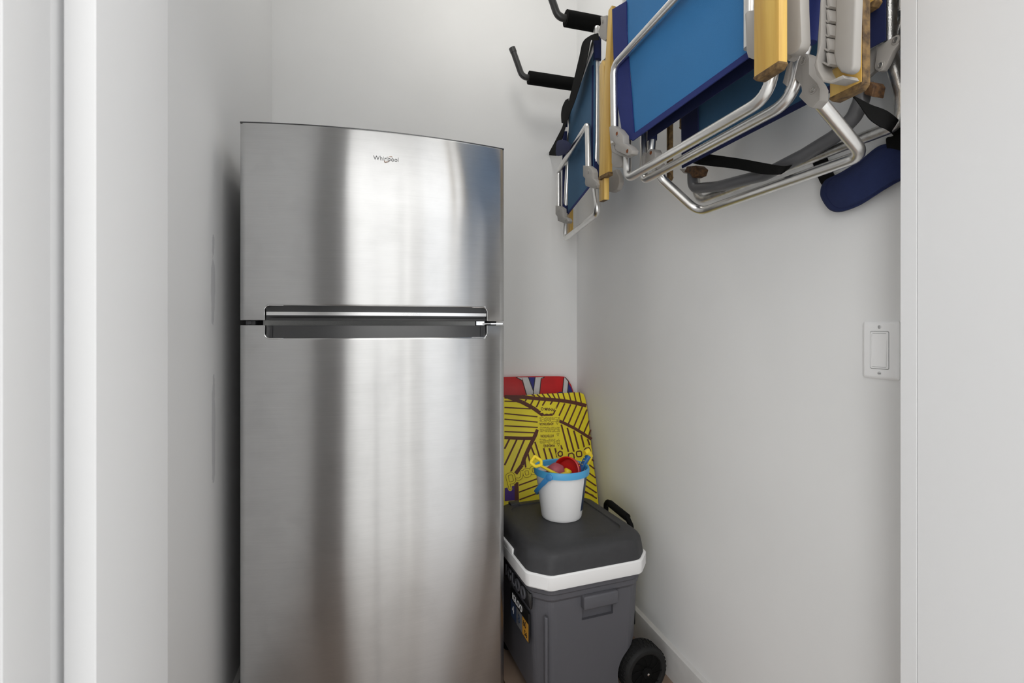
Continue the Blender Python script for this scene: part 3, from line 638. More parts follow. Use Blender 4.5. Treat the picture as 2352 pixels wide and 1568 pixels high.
pb = BM(); P_ = [PL(p.x, p.y, .9692) for p in closed_smooth(pscale(.885))]; tube(pb, P_+[P_[0]], .0011, bend=0, n=6); finish(pb, 'stitched_seam', M['navy_dark'], pd)

# ---- far chair at the end of the rack, turned a little away from the wall
Nn, Ff = Vector((.783, 1.618, 0)), Vector((.869, 2.144, 0))
dirc = (Ff-Nn).normalized(); nrm = Vector((-dirc.y, dirc.x, 0))
def Q(x, y, o=0): return PN(x, y, Nn+nrm*o, nrm)
c1 = empty('folded_beach_chair', (.826, 1.88, 1.63), 'folded beach chair with a faded blue sling, hung farthest back', 'beach chair', group='folded beach chairs on the wall rack')
def frame(name, pts, o, bend, r=TR, m='alu'):
    b = BM(); tube(b, [Q(x, y, o) for x, y in pts], r, bend=bend); return finish(b, name, M[m], c1)
frame('rear_leg', [(1283, 480), (1283, 392), (1350, 286), (1352, 390)], .030, .02)
frame('front_frame', [(1369, 84), (1311, 258), (1299, 480), (1298, 549), (1374, 488), (1367, 430), (1370, 330), (1372, 60), (1369, 84)], 0, [0, .02, .02, .026, .03, .05, .02, .03, 0])
def polysheet(pts, o, name, m, parent, th=.0018):
    b = BM(); prism(b, [Q(x, y, o) for x, y in pts], nrm*(-th)); bmesh.ops.triangulate(b, faces=[f for f in b.faces if len(f.verts) > 4]); return finish(b, name, M[m], parent)
sl = polysheet([(1366, 112), (1350, 150), (1333, 195), (1318, 235), (1308, 262), (1306, 300), (1304, 492), (1330, 460), (1362, 418), (1366, 300)], .012, 'sling', 'teal', c1)
b = BM()
for seg_ in ([(1372, 88), (1372, 138)], [(1368, 152), (1367, 300), (1367, 408)]): tube(b, [Q(x, y, .002) for x, y in seg_], .0140, bend=0, n=16)
finish(b, 'side_sleeve', M['navy_dark'], sl)
b = BM()
for seg_ in ([(1304, 266), (1300, 288)], [(1299, 304), (1299, 400), (1299, 490)]): tube(b, [Q(x, y, .0) for x, y in seg_], .0150, bend=0, n=16)
finish(b, 'side_sleeve', M['navy_dark'], sl)
polysheet([(1304, 493), (1362, 420), (1362, 414), (1304, 487)], .0145, 'hem', 'navy', sl)
def qbr(pts, o, th, riv, rust=False): return bracket(c1, pts, lambda x, y: Q(x, y, o), -nrm*th, riv, rust)
qbr([(1339, 380), (1349, 381), (1358, 388), (1361, 396), (1361, 410), (1372, 418), (1374, 424), (1372, 432), (1366, 434), (1345, 427), (1343, 420), (1344, 410), (1339, 405)], .046, .020, [(1351, 394), (1370, 425)])
qbr([(1276, 472), (1284, 474), (1291, 479), (1292, 497), (1302, 502), (1305, 508), (1302, 513), (1296, 513), (1281, 507), (1280, 497), (1276, 492)], .046, .020, [(1284, 482), (1299, 506)])
qbr([(1379, 38), (1392, 35), (1392, 90), (1389, 95), (1379, 88), (1374, 72), (1380, 55)], .02, .016, [(1385, 49)])
def qarm(pa, pb_, z0y, z1y, o, x0, x1, bottom, top):
    b = BM(); A_ = [Q(x0, bottom, o), Q(x1, bottom-5, o), Q(x1, top+14, o), Q((x0+x1)/2+1, top, o), Q(x0, top+14, o)]
    prism(b, A_, -nrm*.016); a = finish(b, 'armrest', M['wood'], c1, bevel=.0018)
    e = BM(); zz = min(p.z for p in A_); s_ = [Q(x0+1, bottom+.8, o-.001), Q(x1-1, bottom-4.2, o-.001), Q(x1-1, bottom-8, o-.001), Q(x0+1, bottom-3, o-.001)]; prism(e, s_, -nrm*.014); finish(e, 'worn_end', M['wood_worn_or_shaded'], a)
qarm(0, 0, 0, 0, .040, 1376, 1388, 463, 138)
b = BM(); prism(b, [Q(1304, 540, -.02), Q(1309, 536, -.02), Q(1309, 420, -.02), Q(1304, 420, -.02)], -nrm*.016); finish(b, 'armrest', M['wood'], c1, bevel=.001)
b = BM(); prism(b, pxpoly([(1396, 395), (1414, 388), (1422, 405), (1423, 420), (1417, 436), (1406, 442), (1396, 440)], lambda x, y: PL(x, y, .790)), (.018, 0, 0)); finish(b, 'armrest_rail', M['plastic'], c1, bevel=.004, seg=3)
# strap
qs = lambda p, o: Q(p[0], p[1], o)
wb = BM(); ribbon(wb, [(qs(a, o), qs(c_, o)) for a, c_, o in (((1374, 76), (1376, 92), .02), ((1356, 82), (1362, 93), .03), ((1339, 97), (1357, 93), .035), ((1331, 130), (1350, 128), .04), ((1318, 185), (1340, 170), .045), ((1306, 235), (1322, 228), .045), ((1294, 285), (1306, 270), .045), ((1280, 315), (1290, 322), .045), ((1268, 338), (1283, 345), .045), ((1258, 356), (1278, 358), .045))], .002); finish(wb, 'carry_strap', M['web'], c1)
wb = BM(); ribbon(wb, [(qs(a, o), qs(c_, o)) for a, c_, o in (((1299, 230), (1306, 226), .02), ((1292, 245), (1305, 242), .025), ((1289, 262), (1302, 262), .03), ((1290, 282), (1296, 284), .04))], .002); finish(wb, 'carry_strap', M['web'], c1)
pb = BM(); pp = closed_smooth([(1280, 324), (1293, 321), (1305, 325), (1312, 334), (1306, 348), (1293, 356), (1278, 357), (1277, 340)]); loft(pb, [[Q(p.x, p.y, o) for p in pp] for o in (.052, .064)]); finish(pb, 'shoulder_pad', M['navy_dark'], c1, bevel=.003)

# ---------------------------------------------------------------- wheeled cooler
RZ = math.radians(4.2)
cx = Vector((math.cos(RZ), math.sin(RZ), 0)); cy = Vector((-math.sin(RZ), math.cos(RZ), 0))
CW, CL = .40, .45
fl = Vector((.474, 1.402, 0)); cc = fl + cx*CW/2 + cy*CL/2
co = empty('wheeled_cooler', cc, 'charcoal wheeled cooler with a white band and dark lid, standing between fridge and right wall', 'cooler', rz=RZ)
def ring(hx, hy, ch, r, z, dx=0, dy=0): return [Vector((p.x+dx, p.y+dy, z)) for p in rring(hx, hy, ch, r)]
hx, hy = CW/2, CL/2
b = BM()
loft(b, [ring(hx-.028, hy-.028, .035, .02, .020), ring(hx-.022, hy-.022, .040, .02, .028), ring(hx-.008, hy-.008, .045, .02, .330), ring(hx-.008, hy-.008, .045, .02, .348), ring(hx-.001, hy-.001, .048, .02, .358), ring(hx, hy, .05, .02, .372), ring(hx+.004, hy+.004, .05, .02, .378), ring(hx+.004, hy+.004, .05, .02, .397)])
body = finish(b, 'body', M['cooler'], co, world=False, smooth=30)
WR = .080; wx, wz = hx-.010, WR-DZ
def cutter(bm, target):
    bmesh.ops.recalc_face_normals(bm, faces=bm.faces); bm.transform(Matrix.Translation((0, 0, DZ)))
    me = bpy.data.meshes.new('cut'); bm.to_mesh(me); bm.free(); c_ = bpy.data.objects.new('cut', me); COL.objects.link(c_); c_.parent = co
    md = target.modifiers.new('cut', 'BOOLEAN'); md.object = c_; md.operation = 'DIFFERENCE'; md.solver = 'EXACT'
    bpy.context.view_layer.update()
    dg = bpy.context.evaluated_depsgraph_get(); new = bpy.data.meshes.new_from_object(target.evaluated_get(dg)); target.modifiers.clear(); old = target.data; target.data = new
    bpy.data.objects.remove(c_)
for y0, y1 in ((-hy-.02, -hy+.085), (hy-.085, hy+.02)):
    cb = BM(); lathe(cb, [(WR+.014, y0), (WR+.014, y1)], (wx, 0, wz), 48, axis=1); cutter(cb, body)
    cb = BM(); box(cb, (wx+.004, y0, -.05), (wx+.15, y1, wz+WR+.0125)); cutter(cb, body)
cb = BM(); box(cb, (-.040, -hy-.02, .272), (.072, -hy+.022, .332)); cutter(cb, body)
for p in body.data.polygons: p.use_smooth = False
b = BM(); box(b, (-.045, -hy-.014, .314), (.078, -hy+.03, .357)); finish(b, 'side_grip', M['cooler'], body, world=False, bevel=.006, seg=3)
b = BM(); box(b, (-hx+.030, -hy+.000, .03), (-hx+.040, -hy+.016, .310)); finish(b, 'corner_rib', M['cooler'], body, world=False, bevel=.004, seg=3)
b = BM(); loft(b, [ring(hx+.016, hy+.016, .056, .012, .397), ring(hx+.018, hy+.018, .056, .012, .401), ring(hx+.018, hy+.018, .056, .012, .437), ring(hx+.014, hy+.014, .056, .012, .441)]); finish(b, 'rim_band', M['band'], co, world=False)
b = BM(); loft(b, [ring(hx+.012, hy+.012, .055, .02, .441), ring(hx+.009, hy+.009, .056, .02, .470), ring(hx+.006, hy+.006, .056, .022, .488), ring(hx+.002, hy+.002, .056, .024, .4965), ring(hx-.005, hy-.005, .056, .024, .5030), ring(hx-.015, hy-.015, .054, .024, .5075), ring(hx-.026, hy-.026, .052, .024, .5098), ring(hx-.046, hy-.046, .045, .02, .5110), ring(hx-.0475, hy-.0475, .045, .02, .5070), ring(hx-.08, hy-.08, .04, .02, .507)])
lid = finish(b, 'lid', M['lid'], co, world=False, smooth=50)
for (x0, y0, x1, y1) in ((.035, hy-.05, .075, hy-.015), (-.135, hy-.05, -.095, hy-.015)):
    b = BM(); box(b, (x0, y0, .500), (x1, y1, .517)); finish(b, 'hinge_cover', M['lid'], lid, world=False, bevel=.004)
b = BM(); box(b, (-hx-.0178, -.06, .436), (-hx-.004, .13, .458)); finish(b, 'latch_lip', M['band'], lid, world=False, bevel=.004)
# tow handle along the wall side
b = BM(); hxx = hx+.033
tube(b, [Vector((hxx, -.075, .400)), Vector((hxx, -.075, .478)), Vector((hxx, -.045, .502)), Vector((hxx, .085, .512)), Vector((hxx, .098, .498)), Vector((hxx, .098, .400))], .0095, bend=.015, n=12)
tube(b, [Vector((hxx, -.05, .499)), Vector((hxx, .07, .510))], .0135, bend=0, n=14)
finish(b, 'tow_handle', M['black'], co, world=False)
b = BM(); box(b, (hx+.012, .04, .13), (hxx+.008, .115, .42)); box(b, (hx+.012, -.09, .13), (hxx+.008, -.06, .42)); finish(b, 'handle_track', M['black'], co, world=False, bevel=.003)
# wheels
def wheel(y0, sgn):
    c_ = (wx, y0, WR); b = BM()
    T_ = .058
    prof = [(WR*.74, 0), (WR*.80, -.002*sgn), (WR*.90, -.001*sgn), (WR*.965, .004*sgn), (WR, .012*sgn), (WR, T_*sgn), (WR*.95, (T_+.006)*sgn), (WR*.70, (T_+.006)*sgn), (WR*.70, .006*sgn)]
    R_ = []
    for (r, h_) in prof: R_.append([Vector(c_)+Vector((r*math.cos(2*math.pi*k/72), h_, r*math.sin(2*math.pi*k/72))) for k in range(72)])
    loft(b, R_, close=True); wl = finish(b, 'wheel', M['tyre'], co, world=False)
    b = BM()
    for k in range(36):
        a0 = 2*math.pi*k/36
        for row, ha in ((0, .014), (1, .031), (2, .047)):
            a1 = a0+(.05 if row % 2 else 0); m_ = Matrix.Translation(c_) @ Matrix.Rotation(-a1, 4, 'Y')
            q = BM(); box(q, (WR-.002, ha*sgn-.0055, -.0035), (WR+.0022, ha*sgn+.0055, .0030)); q.transform(m_); join(b, q)
    finish(b, 'tread_blocks', M['tyre'], wl, world=False, smooth=0)
    b = BM(); lathe(b, [(.018, .001*sgn), (.016, -.004*sgn), (.006, -.005*sgn)], c_, 28, axis=1)
    for k in range(10):
        a = 2*math.pi*k/10+.2; pts = [Vector(c_)+Vector((r*math.cos(a+.35*(r/.058)**2), .002*sgn, r*math.sin(a+.35*(r/.058)**2))) for r in (.015, .028, .042, .0595)]
        tube(b, pts, .0016, bend=0, n=6)
    lathe(b, [(.060, .006*sgn), (.0595, .010*sgn)], c_, 40, axis=1)
    finish(b, 'hub', M['black'], wl, world=False)
    b = BM(); lathe(b, [(.0042, -.005*sgn), (.0040, -.008*sgn), (.002, -.009*sgn)], c_, 18, axis=1); finish(b, 'axle_cap', M['chrome'], wl, world=False)
wheel(-hy-.006, 1); wheel(hy+.006, -1)
for x0 in (-hx+.05, ):
    b = BM(); 
    for yy in (-hy+.06, hy-.06):
        b = BM(); lathe(b, [(.018, 0), (.018, .046)], (x0, yy, 0), 20); finish(b, 'foot', M['black'], co, world=False)
# label and raised lettering on the side facing the fridge: local plane x = -hx
def side(M_x, k, z): return Matrix.Translation((M_x, k-hy, z)) @ Matrix.Rotation(-math.pi/2, 4, 'Z') @ Matrix.Rotation(math.pi/2, 4, 'X')
def quad(x, k0, k1, z0, z1, th=.0006): return box(BM(), (x-th, k0-hy, z0), (x, k1-hy, z1))
xs_ = -hx+.0075
lab = finish(quad(xs_-.004, .060, .228, .205, .296, .004), 'side_label', M['st_black'], co, world=False)
LX = -hx-.0006
finish(quad(LX, .062, .112, .207, .262), 'gold_panel', M['st_gold'], lab, world=False)
finish(quad(LX, .116, .166, .207, .262), 'grey_panel', M['st_grey'], lab, world=False)
finish(quad(LX, .170, .222, .207, .262), 'blue_panel', M['st_blue'], lab, world=False)
finish(text_bm('IGLOO', .030, side(LX-.0008, .160, .279), .0004, offset=.0006), 'lettering', M['band'], lab, world=False, smooth=0)
finish(text_bm('60', .028, side(LX-.0012, .092, .247), .0004), 'lettering', M['st_black'], lab, world=False, smooth=0)
finish(text_bm('56', .024, side(LX-.0012, .082, .221), .0004), 'lettering', M['st_black'], lab, world=False, smooth=0)
finish(text_bm('4', .036, side(LX-.0012, .198, .236), .0004), 'lettering', M['band'], lab, world=False, smooth=0)
finish(text_bm('8', .040, side(LX-.0012, .142, .236), .0004), 'lettering', M['st_blue'], lab, world=False, smooth=0)
rp_ = finish(quad(-hx+.006, .045, .300, .318, .366, .008), 'brand_recess', M['cooler_relief'], co, world=False, bevel=.002)
finish(text_bm('IGLOO', .052, side(-hx-.004, .172, .343), .003, offset=.0008, spacing=1.25), 'raised_lettering', M['cooler'], rp_, world=False, smooth=0)

# ---------------------------------------------------------------- boogie boards
K7 = 5.058
def z7(x, y): return 1140+x/K7, 850+y/K7
class Board:
    def __init__(s, y0, lean): s.p0 = Vector((.7, y0, 0)); s.e = Vector((0, lean, 1)).normalized(); s.n = Vector((0, -1, lean)).normalized()
    def at(s, x, y, o=0): return PN(x, y, s.p0+s.n*o, s.n)
    def z(s, x, y, o=0): return s.at(*z7(x, y), o)
yb = Board(1.889, .316); rbd = Board(2.081, .205)
def board_mesh(bd, outline, th, name, m, parent):
    """rounded slab following a measured outline"""
    b = BM(); P = [Vector(p) for p in outline]; P = [p-bd.n*((p-bd.p0).dot(bd.n)) for p in P]; c_ = sum(P, Vector())/len(P)
    def lv(o, k):
        out = []
        for i, p in enumerate(P):
            d = c_-p; out.append(p+d.normalized()*k+bd.n*o)
        return out
    loft(b, [lv(-th, .006), lv(-th+.006, 0), lv(-.010, 0), lv(-.003, .001), lv(-.001, .0022), lv(0, .0042)], True, True)
    return finish(b, name, m, parent)
def outline3(bd, pts):
    v = [bd.at(x, y) for x, y in pts]; return v
rb_pts = closed = None
tl = yb.at(1345, 905)
def smooth3(P, sub=3):
    n = len(P); out = []
    for i in range(n):
        p0, p1, p2, p3 = [P[(i+k-1) % n] for k in range(4)]
        for k in range(sub):
            t = k/sub; out.append(.5*((2*p1)+(p2-p0)*t+(2*p0-5*p1+4*p2-p3)*t*t+(3*p1-p0-3*p2+p3)*t**3))
    return out
right = [(1376, 1160), (1371, 1110), (1363, 1060), (1355, 985), (1349, 935), (1345, 914), (1341, 904), (1332, 900), (1300, 901), (1240, 904), (1180, 908), (1160, 911)]
R3 = [yb.at(x, y) for x, y in right]
xr = R3[0].x; top = R3[-1]
pts = [yb.p0+Vector((xr-.01-.7, 0, 0))] + [yb.p0+Vector((xr-.7, 0, 0))+yb.e*.03] + R3
xl = .47
pts += [Vector((xl+.03, top.y, top.z-.006)), Vector((xl+.008, top.y-.006, top.z-.022)), yb.p0+Vector((xl-.7, 0, 0))+yb.e*.45, yb.p0+Vector((xl-.7-.005, 0, 0))+yb.e*.03, yb.p0+Vector((xl+.01-.7, 0, 0))]
bo = empty('boogie_board', yb.p0+Vector((.03, 0, 0)), 'yellow boogie board with brown stripe print, leaning behind the cooler', 'boogie board')
board_mesh(yb, pts, .034, 'deck', M['by'], bo)
def decal(bd, name, polys, m, parent, o=.0006, th=.0003):
    b = BM()
    for i, p in enumerate(polys):
        prism(b, [bd.z(x, y, o+i*4e-6) for x, y in p], bd.n*(-th))
    bmesh.ops.triangulate(b, faces=[f for f in b.faces if len(f.verts) > 4])
    return finish(b, name, m, parent, smooth=0)
def seg(x0, y0, x1, y1, w0, w1=None):
    w1 = w1 or w0; d = Vector((x1-x0, y1-y0)); n_ = Vector((-d.y, d.x)).normalized()
    return [(x0+n_.x*w0/2, y0+n_.y*w0/2), (x1+n_.x*w1/2, y1+n_.y*w1/2), (x1-n_.x*w1/2, y1-n_.y*w1/2), (x0-n_.x*w0/2, y0-n_.y*w0/2)]
S = []
def path(pts, w):
    for a, c_ in zip(pts, pts[1:]): S.append(seg(*a, *c_, w))
path([(95, 308), (300, 312), (520, 332), (760, 352), (900, 375), (1046, 412)], 42)
path([(140, 312), (300, 370), (430, 440), (545, 522)], 44)
path([(545, 518), (655, 515)], 26)
path([(735, 590), (800, 620), (905, 672), (1000, 730), (1106, 800)], 34)
path([(95, 782), (300, 790), (425, 790)], 38)
path([(482, 690), (440, 780), (390, 880), (330, 1010), (300, 1100), (225, 1200)], 44)
for s_ in ((300, 292, 360, 300), (410, 282, 450, 300), (470, 280, 510, 312), (530, 268, 570, 325), (590, 266, 637, 330), (650, 266, 690, 338), (710, 262, 737, 345), (772, 260, 800, 352), (840, 258, 868, 362), (902, 255, 930, 378), (962, 256, 990, 390)): S.append(seg(*s_, 15))
for s_ in ((355, 325, 335, 362), (432, 335, 400, 400), (505, 345, 465, 430), (572, 350, 535, 410), (650, 362, 625, 400), (795, 385, 728, 530), (730, 370, 660, 515), (865, 395, 770, 605), (932, 405, 830, 640), (1000, 422, 893, 675), (1053, 455, 950, 705), (1078, 585, 1012, 740), (1096, 690, 1070, 770)): S.append(seg(*s_, 17))
for s_ in ((755, 630, 838, 948), (825, 670, 902, 945), (900, 700, 958, 915), (985, 750, 1022, 895), (1060, 800, 1085, 870)): S.append(seg(*s_, 19))
for s_ in ((95, 358, 230, 362), (95, 432, 400, 448), (95, 502, 480, 540), (95, 568, 480, 602), (95, 644, 482, 664), (95, 712, 455, 726)): S.append(seg(*s_, 14))
for s_ in ((152, 800, 96, 912), (240, 800, 96, 1102), (328, 800, 165, 1188)): S.append(seg(*s_, 20))
for s_ in ((448, 830, 515, 1045), (405, 890, 462, 1030), (365, 965, 392, 1070), (330, 1030, 342, 1130), (550, 905, 586, 1040), (612, 900, 656, 1030), (680, 895, 708, 1010), (745, 870, 768, 920)): S.append(seg(*s_, 19))
for s_ in ((262, 1336, 480, 1258), (264, 1416, 480, 1336), (268, 1504, 480, 1426)): S.append(seg(*s_, 15))
for s_ in ((1050, 1075, 1142, 1146), (1040, 1165, 1154, 1250), (1030, 1255, 1162, 1345), (1030, 1335, 1166, 1425), (1030, 1405, 1168, 1490), (1060, 985, 1132, 1056)): S.append(seg(*s_, 16))
S.append(seg(232, 1300, 238, 1530, 50)); S.append(seg(1010, 1410, 1130, 1455, 14))
dk = decal(yb, 'stripe_print', S, M['bb'], bo)
decal(yb, 'purple_print', [[(97, 1370), (210, 1340), (214, 1510), (97, 1520)]], M['bp'], bo, .0010)
decal(yb, 'warning_panel', [[(476, 540), (726, 525), (748, 905), (500, 905), (465, 800), (492, 700)]], M['by'], bo, .0011)
star = []
for k in range(22):
    a = 2*math.pi*k/22; r = 1 if k % 2 else .78; star.append((598+105*r*math.cos(a), 452+62*r*math.sin(a)-.12*105*r*math.cos(a)))
decal(yb, 'burst_print', [star], M['by'], bo, .0012)
ex = Vector((1, 0, 0))
def tm(x, y, rot, bd=yb, o=.0016, sx=1):      # text lying on the board, upside down
    X = (ex*math.cos(rot)+bd.e*math.sin(rot)); Yv = bd.n.cross(X)
    m_ = Matrix((( X.x, Yv.x, bd.n.x, 0), (X.y, Yv.y, bd.n.y, 0), (X.z, Yv.z, bd.n.z, 0), (0, 0, 0, 1)))
    return Matrix.Translation(bd.z(x, y, o)) @ m_ @ Matrix.Diagonal((sx, 1, 1, 1))
PXM = 2.30/1130/K7    # metres per zoomed pixel on the board
b = text_bm('WHAM-O', 50*PXM, tm(600, 452, math.pi-.12, sx=.78), .0002, offset=.0005); 
for txt, x, y, sz in (('ADVERTENCIA:', 582, 622, 38), ('ATTENTION:', 590, 762, 42), ('WARNING:', 612, 875, 42)): join(b, text_bm(txt, sz*PXM, tm(x, y, math.pi-.03, sx=.66), .0002, offset=.0004))
finish(b, 'warning_lettering', M['bb'], bo, smooth=0)
fine = []
random.seed(3)
for (y0, n_) in ((550, 5), (660, 6), (802, 5)):
    for k in range(n_):
        yy = y0+k*11; x = 500+random.random()*12
        while x < 735:
            w_ = 8+random.random()*22
            if random.random() > .12: fine.append(seg(x, yy, min(x+w_, 738), yy-.5, 4.2))
            x += w_+5
tri = []
for (x, y) in ((708, 615), (716, 750), (722, 868)):
    for a, c_ in (((x-14, y-14), (x+14, y-15)), ((x+14, y-15), (x+1, y+15)), ((x+1, y+15), (x-14, y-14))): tri.append(seg(*a, *c_, 3))
decal(yb, 'fine_print', fine+tri, M['bb'], bo, .0015)
def strokes(paths, w):
    out = []
    for P_ in paths:
        for a, c_ in zip(P_, P_[1:]): out.append(seg(*a, *c_, w))
        for (x, y) in P_: out.append([(x+w/2*math.cos(k*math.pi/6), y+w/2*math.sin(k*math.pi/6)) for k in range(12)])
    return out
def rsq(cx_, cy_, hx_, hy_, rot, r=.42, part=None):     # rounded square letter bowl
    P_ = []
    for k in range(25):
        a = 2*math.pi*k/24; e_ = .55
        x = hx_*math.copysign(abs(math.cos(a))**e_, math.cos(a)); y = hy_*math.copysign(abs(math.sin(a))**e_, math.sin(a))
        P_.append((cx_+x*math.cos(rot)-y*math.sin(rot), cy_+x*math.sin(rot)+y*math.cos(rot)))
    return P_ if part is None else P_[part[0]:part[1]]
WORD = {'d': [rsq(168, 1255, 40, 52, -.25), [(128, 1240), (142, 1310), (160, 1378)]],
        'r': [[(298, 1175), (298, 1215), (288, 1250), (262, 1266), (238, 1262)]],
        'a': [rsq(356, 1192, 34, 38, -.2)], 'o': [rsq(436, 1162, 30, 36, -.2)], 'e': [[(740, 940), (716, 962), (722, 992), (748, 1000), (768, 984), (764, 950), (740, 940)]],
        'g': [[(838, 1000), (842, 972), (880, 962), (900, 980), (905, 1020)]], 'i': [rsq(962, 972, 30, 32, -.12)], 'b': [[(1030, 960), (1022, 925), (1040, 905), (1076, 900), (1092, 925), (1096, 960)]]}
for ch_, paths in WORD.items():
    w0 = 26 if ch_ in 'drao' else 15
    decal(yb, 'letter_halo', strokes(paths, w0+24), M['by'], bo, .0013)
    decal(yb, 'letter_outline', strokes(paths, w0+5 if ch_ in 'drao' else w0), M['bb'], bo, .0017)
    if ch_ in 'drao': decal(yb, 'letter_face', strokes(paths, w0-5), M['by'], bo, .0021)
# second board behind it
r2 = [(1326, 930), (1318, 899), (1313, 884), (1306, 872), (1297, 864), (1285, 863), (1230, 863), (1160, 865)]
R3 = [rbd.at(x, y) for x, y in r2]; top = R3[-1]; xr = R3[0].x
pts = [rbd.p0+Vector((xr-.7, 0, 0)), rbd.p0+Vector((xr+.02-.7, 0, 0))+rbd.e*.05, rbd.p0+Vector((xr+.02-.7, 0, 0))+rbd.e*.6] + R3 + [Vector((.50, top.y, top.z)), Vector((.44, top.y-.02, top.z-.09)), rbd.p0+Vector((.44-.7, 0, 0))+rbd.e*.05, rbd.p0+Vector((.46-.7, 0, 0))]
ro = empty('boogie_board', rbd.p0, 'red boogie board with white and blue bands, behind the yellow board', 'boogie board')
board_mesh(rbd, pts, .032, 'deck', M['rr'], ro)
for pl_ in ([[(300, 82), (372, 82), (428, 240), (426, 300), (358, 290)], [(455, 82), (520, 80), (498, 300), (436, 300), (434, 238)], [(232, 82), (300, 84), (300, 112)], [(786, 86), (802, 84), (836, 128), (822, 300), (764, 290)], [(522, 80), (560, 78), (526, 104)]]): decal(rbd, 'white_band', [pl_], M['rw'], ro)
for pl_ in ([[(376, 82), (450, 82), (430, 236)], [(840, 150), (872, 205), (890, 262), (828, 290)], [(700, 262), (762, 250), (762, 300), (700, 300)]]): decal(rbd, 'blue_band', [pl_], M['rb'], ro, .0009)
for i_, pl_ in enumerate([seg(*s_, 9) for s_ in ((230, 80, 300, 118), (300, 112, 356, 300), (372, 80, 430, 240), (452, 80, 432, 240), (520, 96, 500, 300), (520, 96, 562, 78), (786, 84, 764, 300), (838, 130, 824, 300), (430, 236, 430, 300), (800, 82, 838, 130))]): decal(rbd, 'black_line', [pl_], M['bk'], ro, .0012+i_*1e-5)

# ---------------------------------------------------------------- bucket and sand toys
bc = Vector((.662, 1.672, .5080+DZ)); BH = .180
bu = empty('sand_bucket', bc, 'white sand bucket with a sky blue rim and handle, standing on the cooler lid', 'bucket')
def blathe(name, prof, m, parent, n=64): 
    b = BM(); lathe(b, prof, bc, n, cap0=False, cap1=False); return finish(b, name, m, parent)
b = BM(); lathe(b, [(.060, .002), (.0705, 0), (.0722, .003), (.0735, .010), (.0930, BH-.022), (.0905, BH-.022), (.0712, .008), (.05, .006)], bc, 64); finish(b, 'pail', M['white'], bu)
blathe('rim', [(.0925, BH-.026), (.1000, BH-.024), (.1015, BH-.008), (.0995, BH-.001), (.0970, BH), (.0925, BH-.004), (.0905, BH-.03), (.0925, BH-.026)], M['rimblue'], bu)
# printed dark strip on the right flank
b = BM(); lv = []
for zz, r in ((.028, .0764), (.155, .0921)):
    pass
a0 = math.radians(-50); 
for i in range(5):
    a = a0+math.radians(20)*i/4
    lv.append([bc+Vector(((r+o)*math.cos(a), (r+o)*math.sin(a), zz)) for zz, r, o in ((.030, .0761, 0), (.152, .0911, 0), (.152, .0911, .0012), (.030, .0761, .0012))])
loft(b, lv); finish(b, 'printed_strip', M['strip'], bu)
Aa = math.radians(-136); Av = Vector((math.cos(Aa), math.sin(Aa), 0)); Pv = Vector((math.cos(Aa-math.pi/2), math.sin(Aa-math.pi/2), 0)); Vv = (Pv*.70+Vector((0, 0, -.71)))
hc = bc+Vector((0, 0, BH-.016)); pr = []
for k in range(25):
    a = math.pi*k/24; r = .1035
    c_ = hc+Av*r*math.cos(a)+Vv*(r*1.26)*math.sin(a); wv = Vector((0, 0, 1)).cross(Vv).cross(Vv).normalized()
    nrml = Av.cross(Vv).normalized(); wdt = .0072 if 2 < k < 22 else .0085
    tdir = (-Av*math.sin(a)+Vv*1.26*math.cos(a)).normalized(); wdir = tdir.cross((c_-hc).normalized()).normalized()
    pr.append((c_+wdir*wdt, c_-wdir*wdt))
b = BM(); ribbon(b, pr, .0035, sub=2); hd = finish(b, 'handle', M['handleblue'], bu)
for s_ in (1, -1):
    q = BM(); lathe(q, [(.0125, -.002), (.0125, .003), (.010, .0045)], (0, 0, 0), 24); q.transform(Matrix.Translation(hc+Av*.1015*s_) @ (Av*s_).to_track_quat('Z', 'Y').to_matrix().to_4x4())
    finish(q, 'handle_pivot', M['handleblue'], hd)
# yellow shovel leaning over the rim
d0 = 1.628
T = lambda x, y, d: PD(x, y, d)
sh = empty('toy_shovel', T(1290, 1092, 1.64), 'yellow toy shovel with a D-shaped grip sticking out over the bucket rim', 'toy shovel')
b = BM(); tube(b, [T(1239, 1068, 1.592), T(1262, 1080, 1.605), T(1287, 1092, 1.625), T(1310, 1130, 1.66)], [.0085]*4, bend=0, n=10, flat=.6); finish(b, 'shaft', M['yellow'], sh)
b = BM(); g_ = [T(1243, 1068, 1.592), T(1243, 1058, 1.595), T(1228, 1047, 1.60), T(1218, 1062, 1.592), T(1230, 1071, 1.588), T(1243, 1068, 1.592)]
tube(b, g_, .0056, bend=.006, n=10); finish(b, 'grip', M['yellow'], sh)
b = BM(); bl = T(1310, 1130, 1.66); q = BM(); box(q, (-.028, -.004, -.05), (.028, .002, .0)); q.transform(Matrix.Translation(bl) @ Matrix.Rotation(.15, 4, 'Y')); join(b, q); finish(b, 'blade', M['yellow'], sh, bevel=.002)
# red sieve standing on edge
c_ = T(1303, 1074, 1.70); b = BM(); lathe(b, [(.046, -.020), (.050, -.018), (.052, .012), (.048, .014), (.045, .010), (.043, -.014), (.015, -.015)], (0, 0, 0), 40, cap0=False)
b.transform(Matrix.Translation(c_+Vector((0, 0, -.012))) @ Matrix.Rotation(math.radians(-46), 4, 'Z') @ Matrix.Rotation(math.radians(72), 4, 'X')); tag(finish(b, 'toy_sieve', M['red']), 'round red toy sieve standing on edge in the bucket', 'toy sieve')
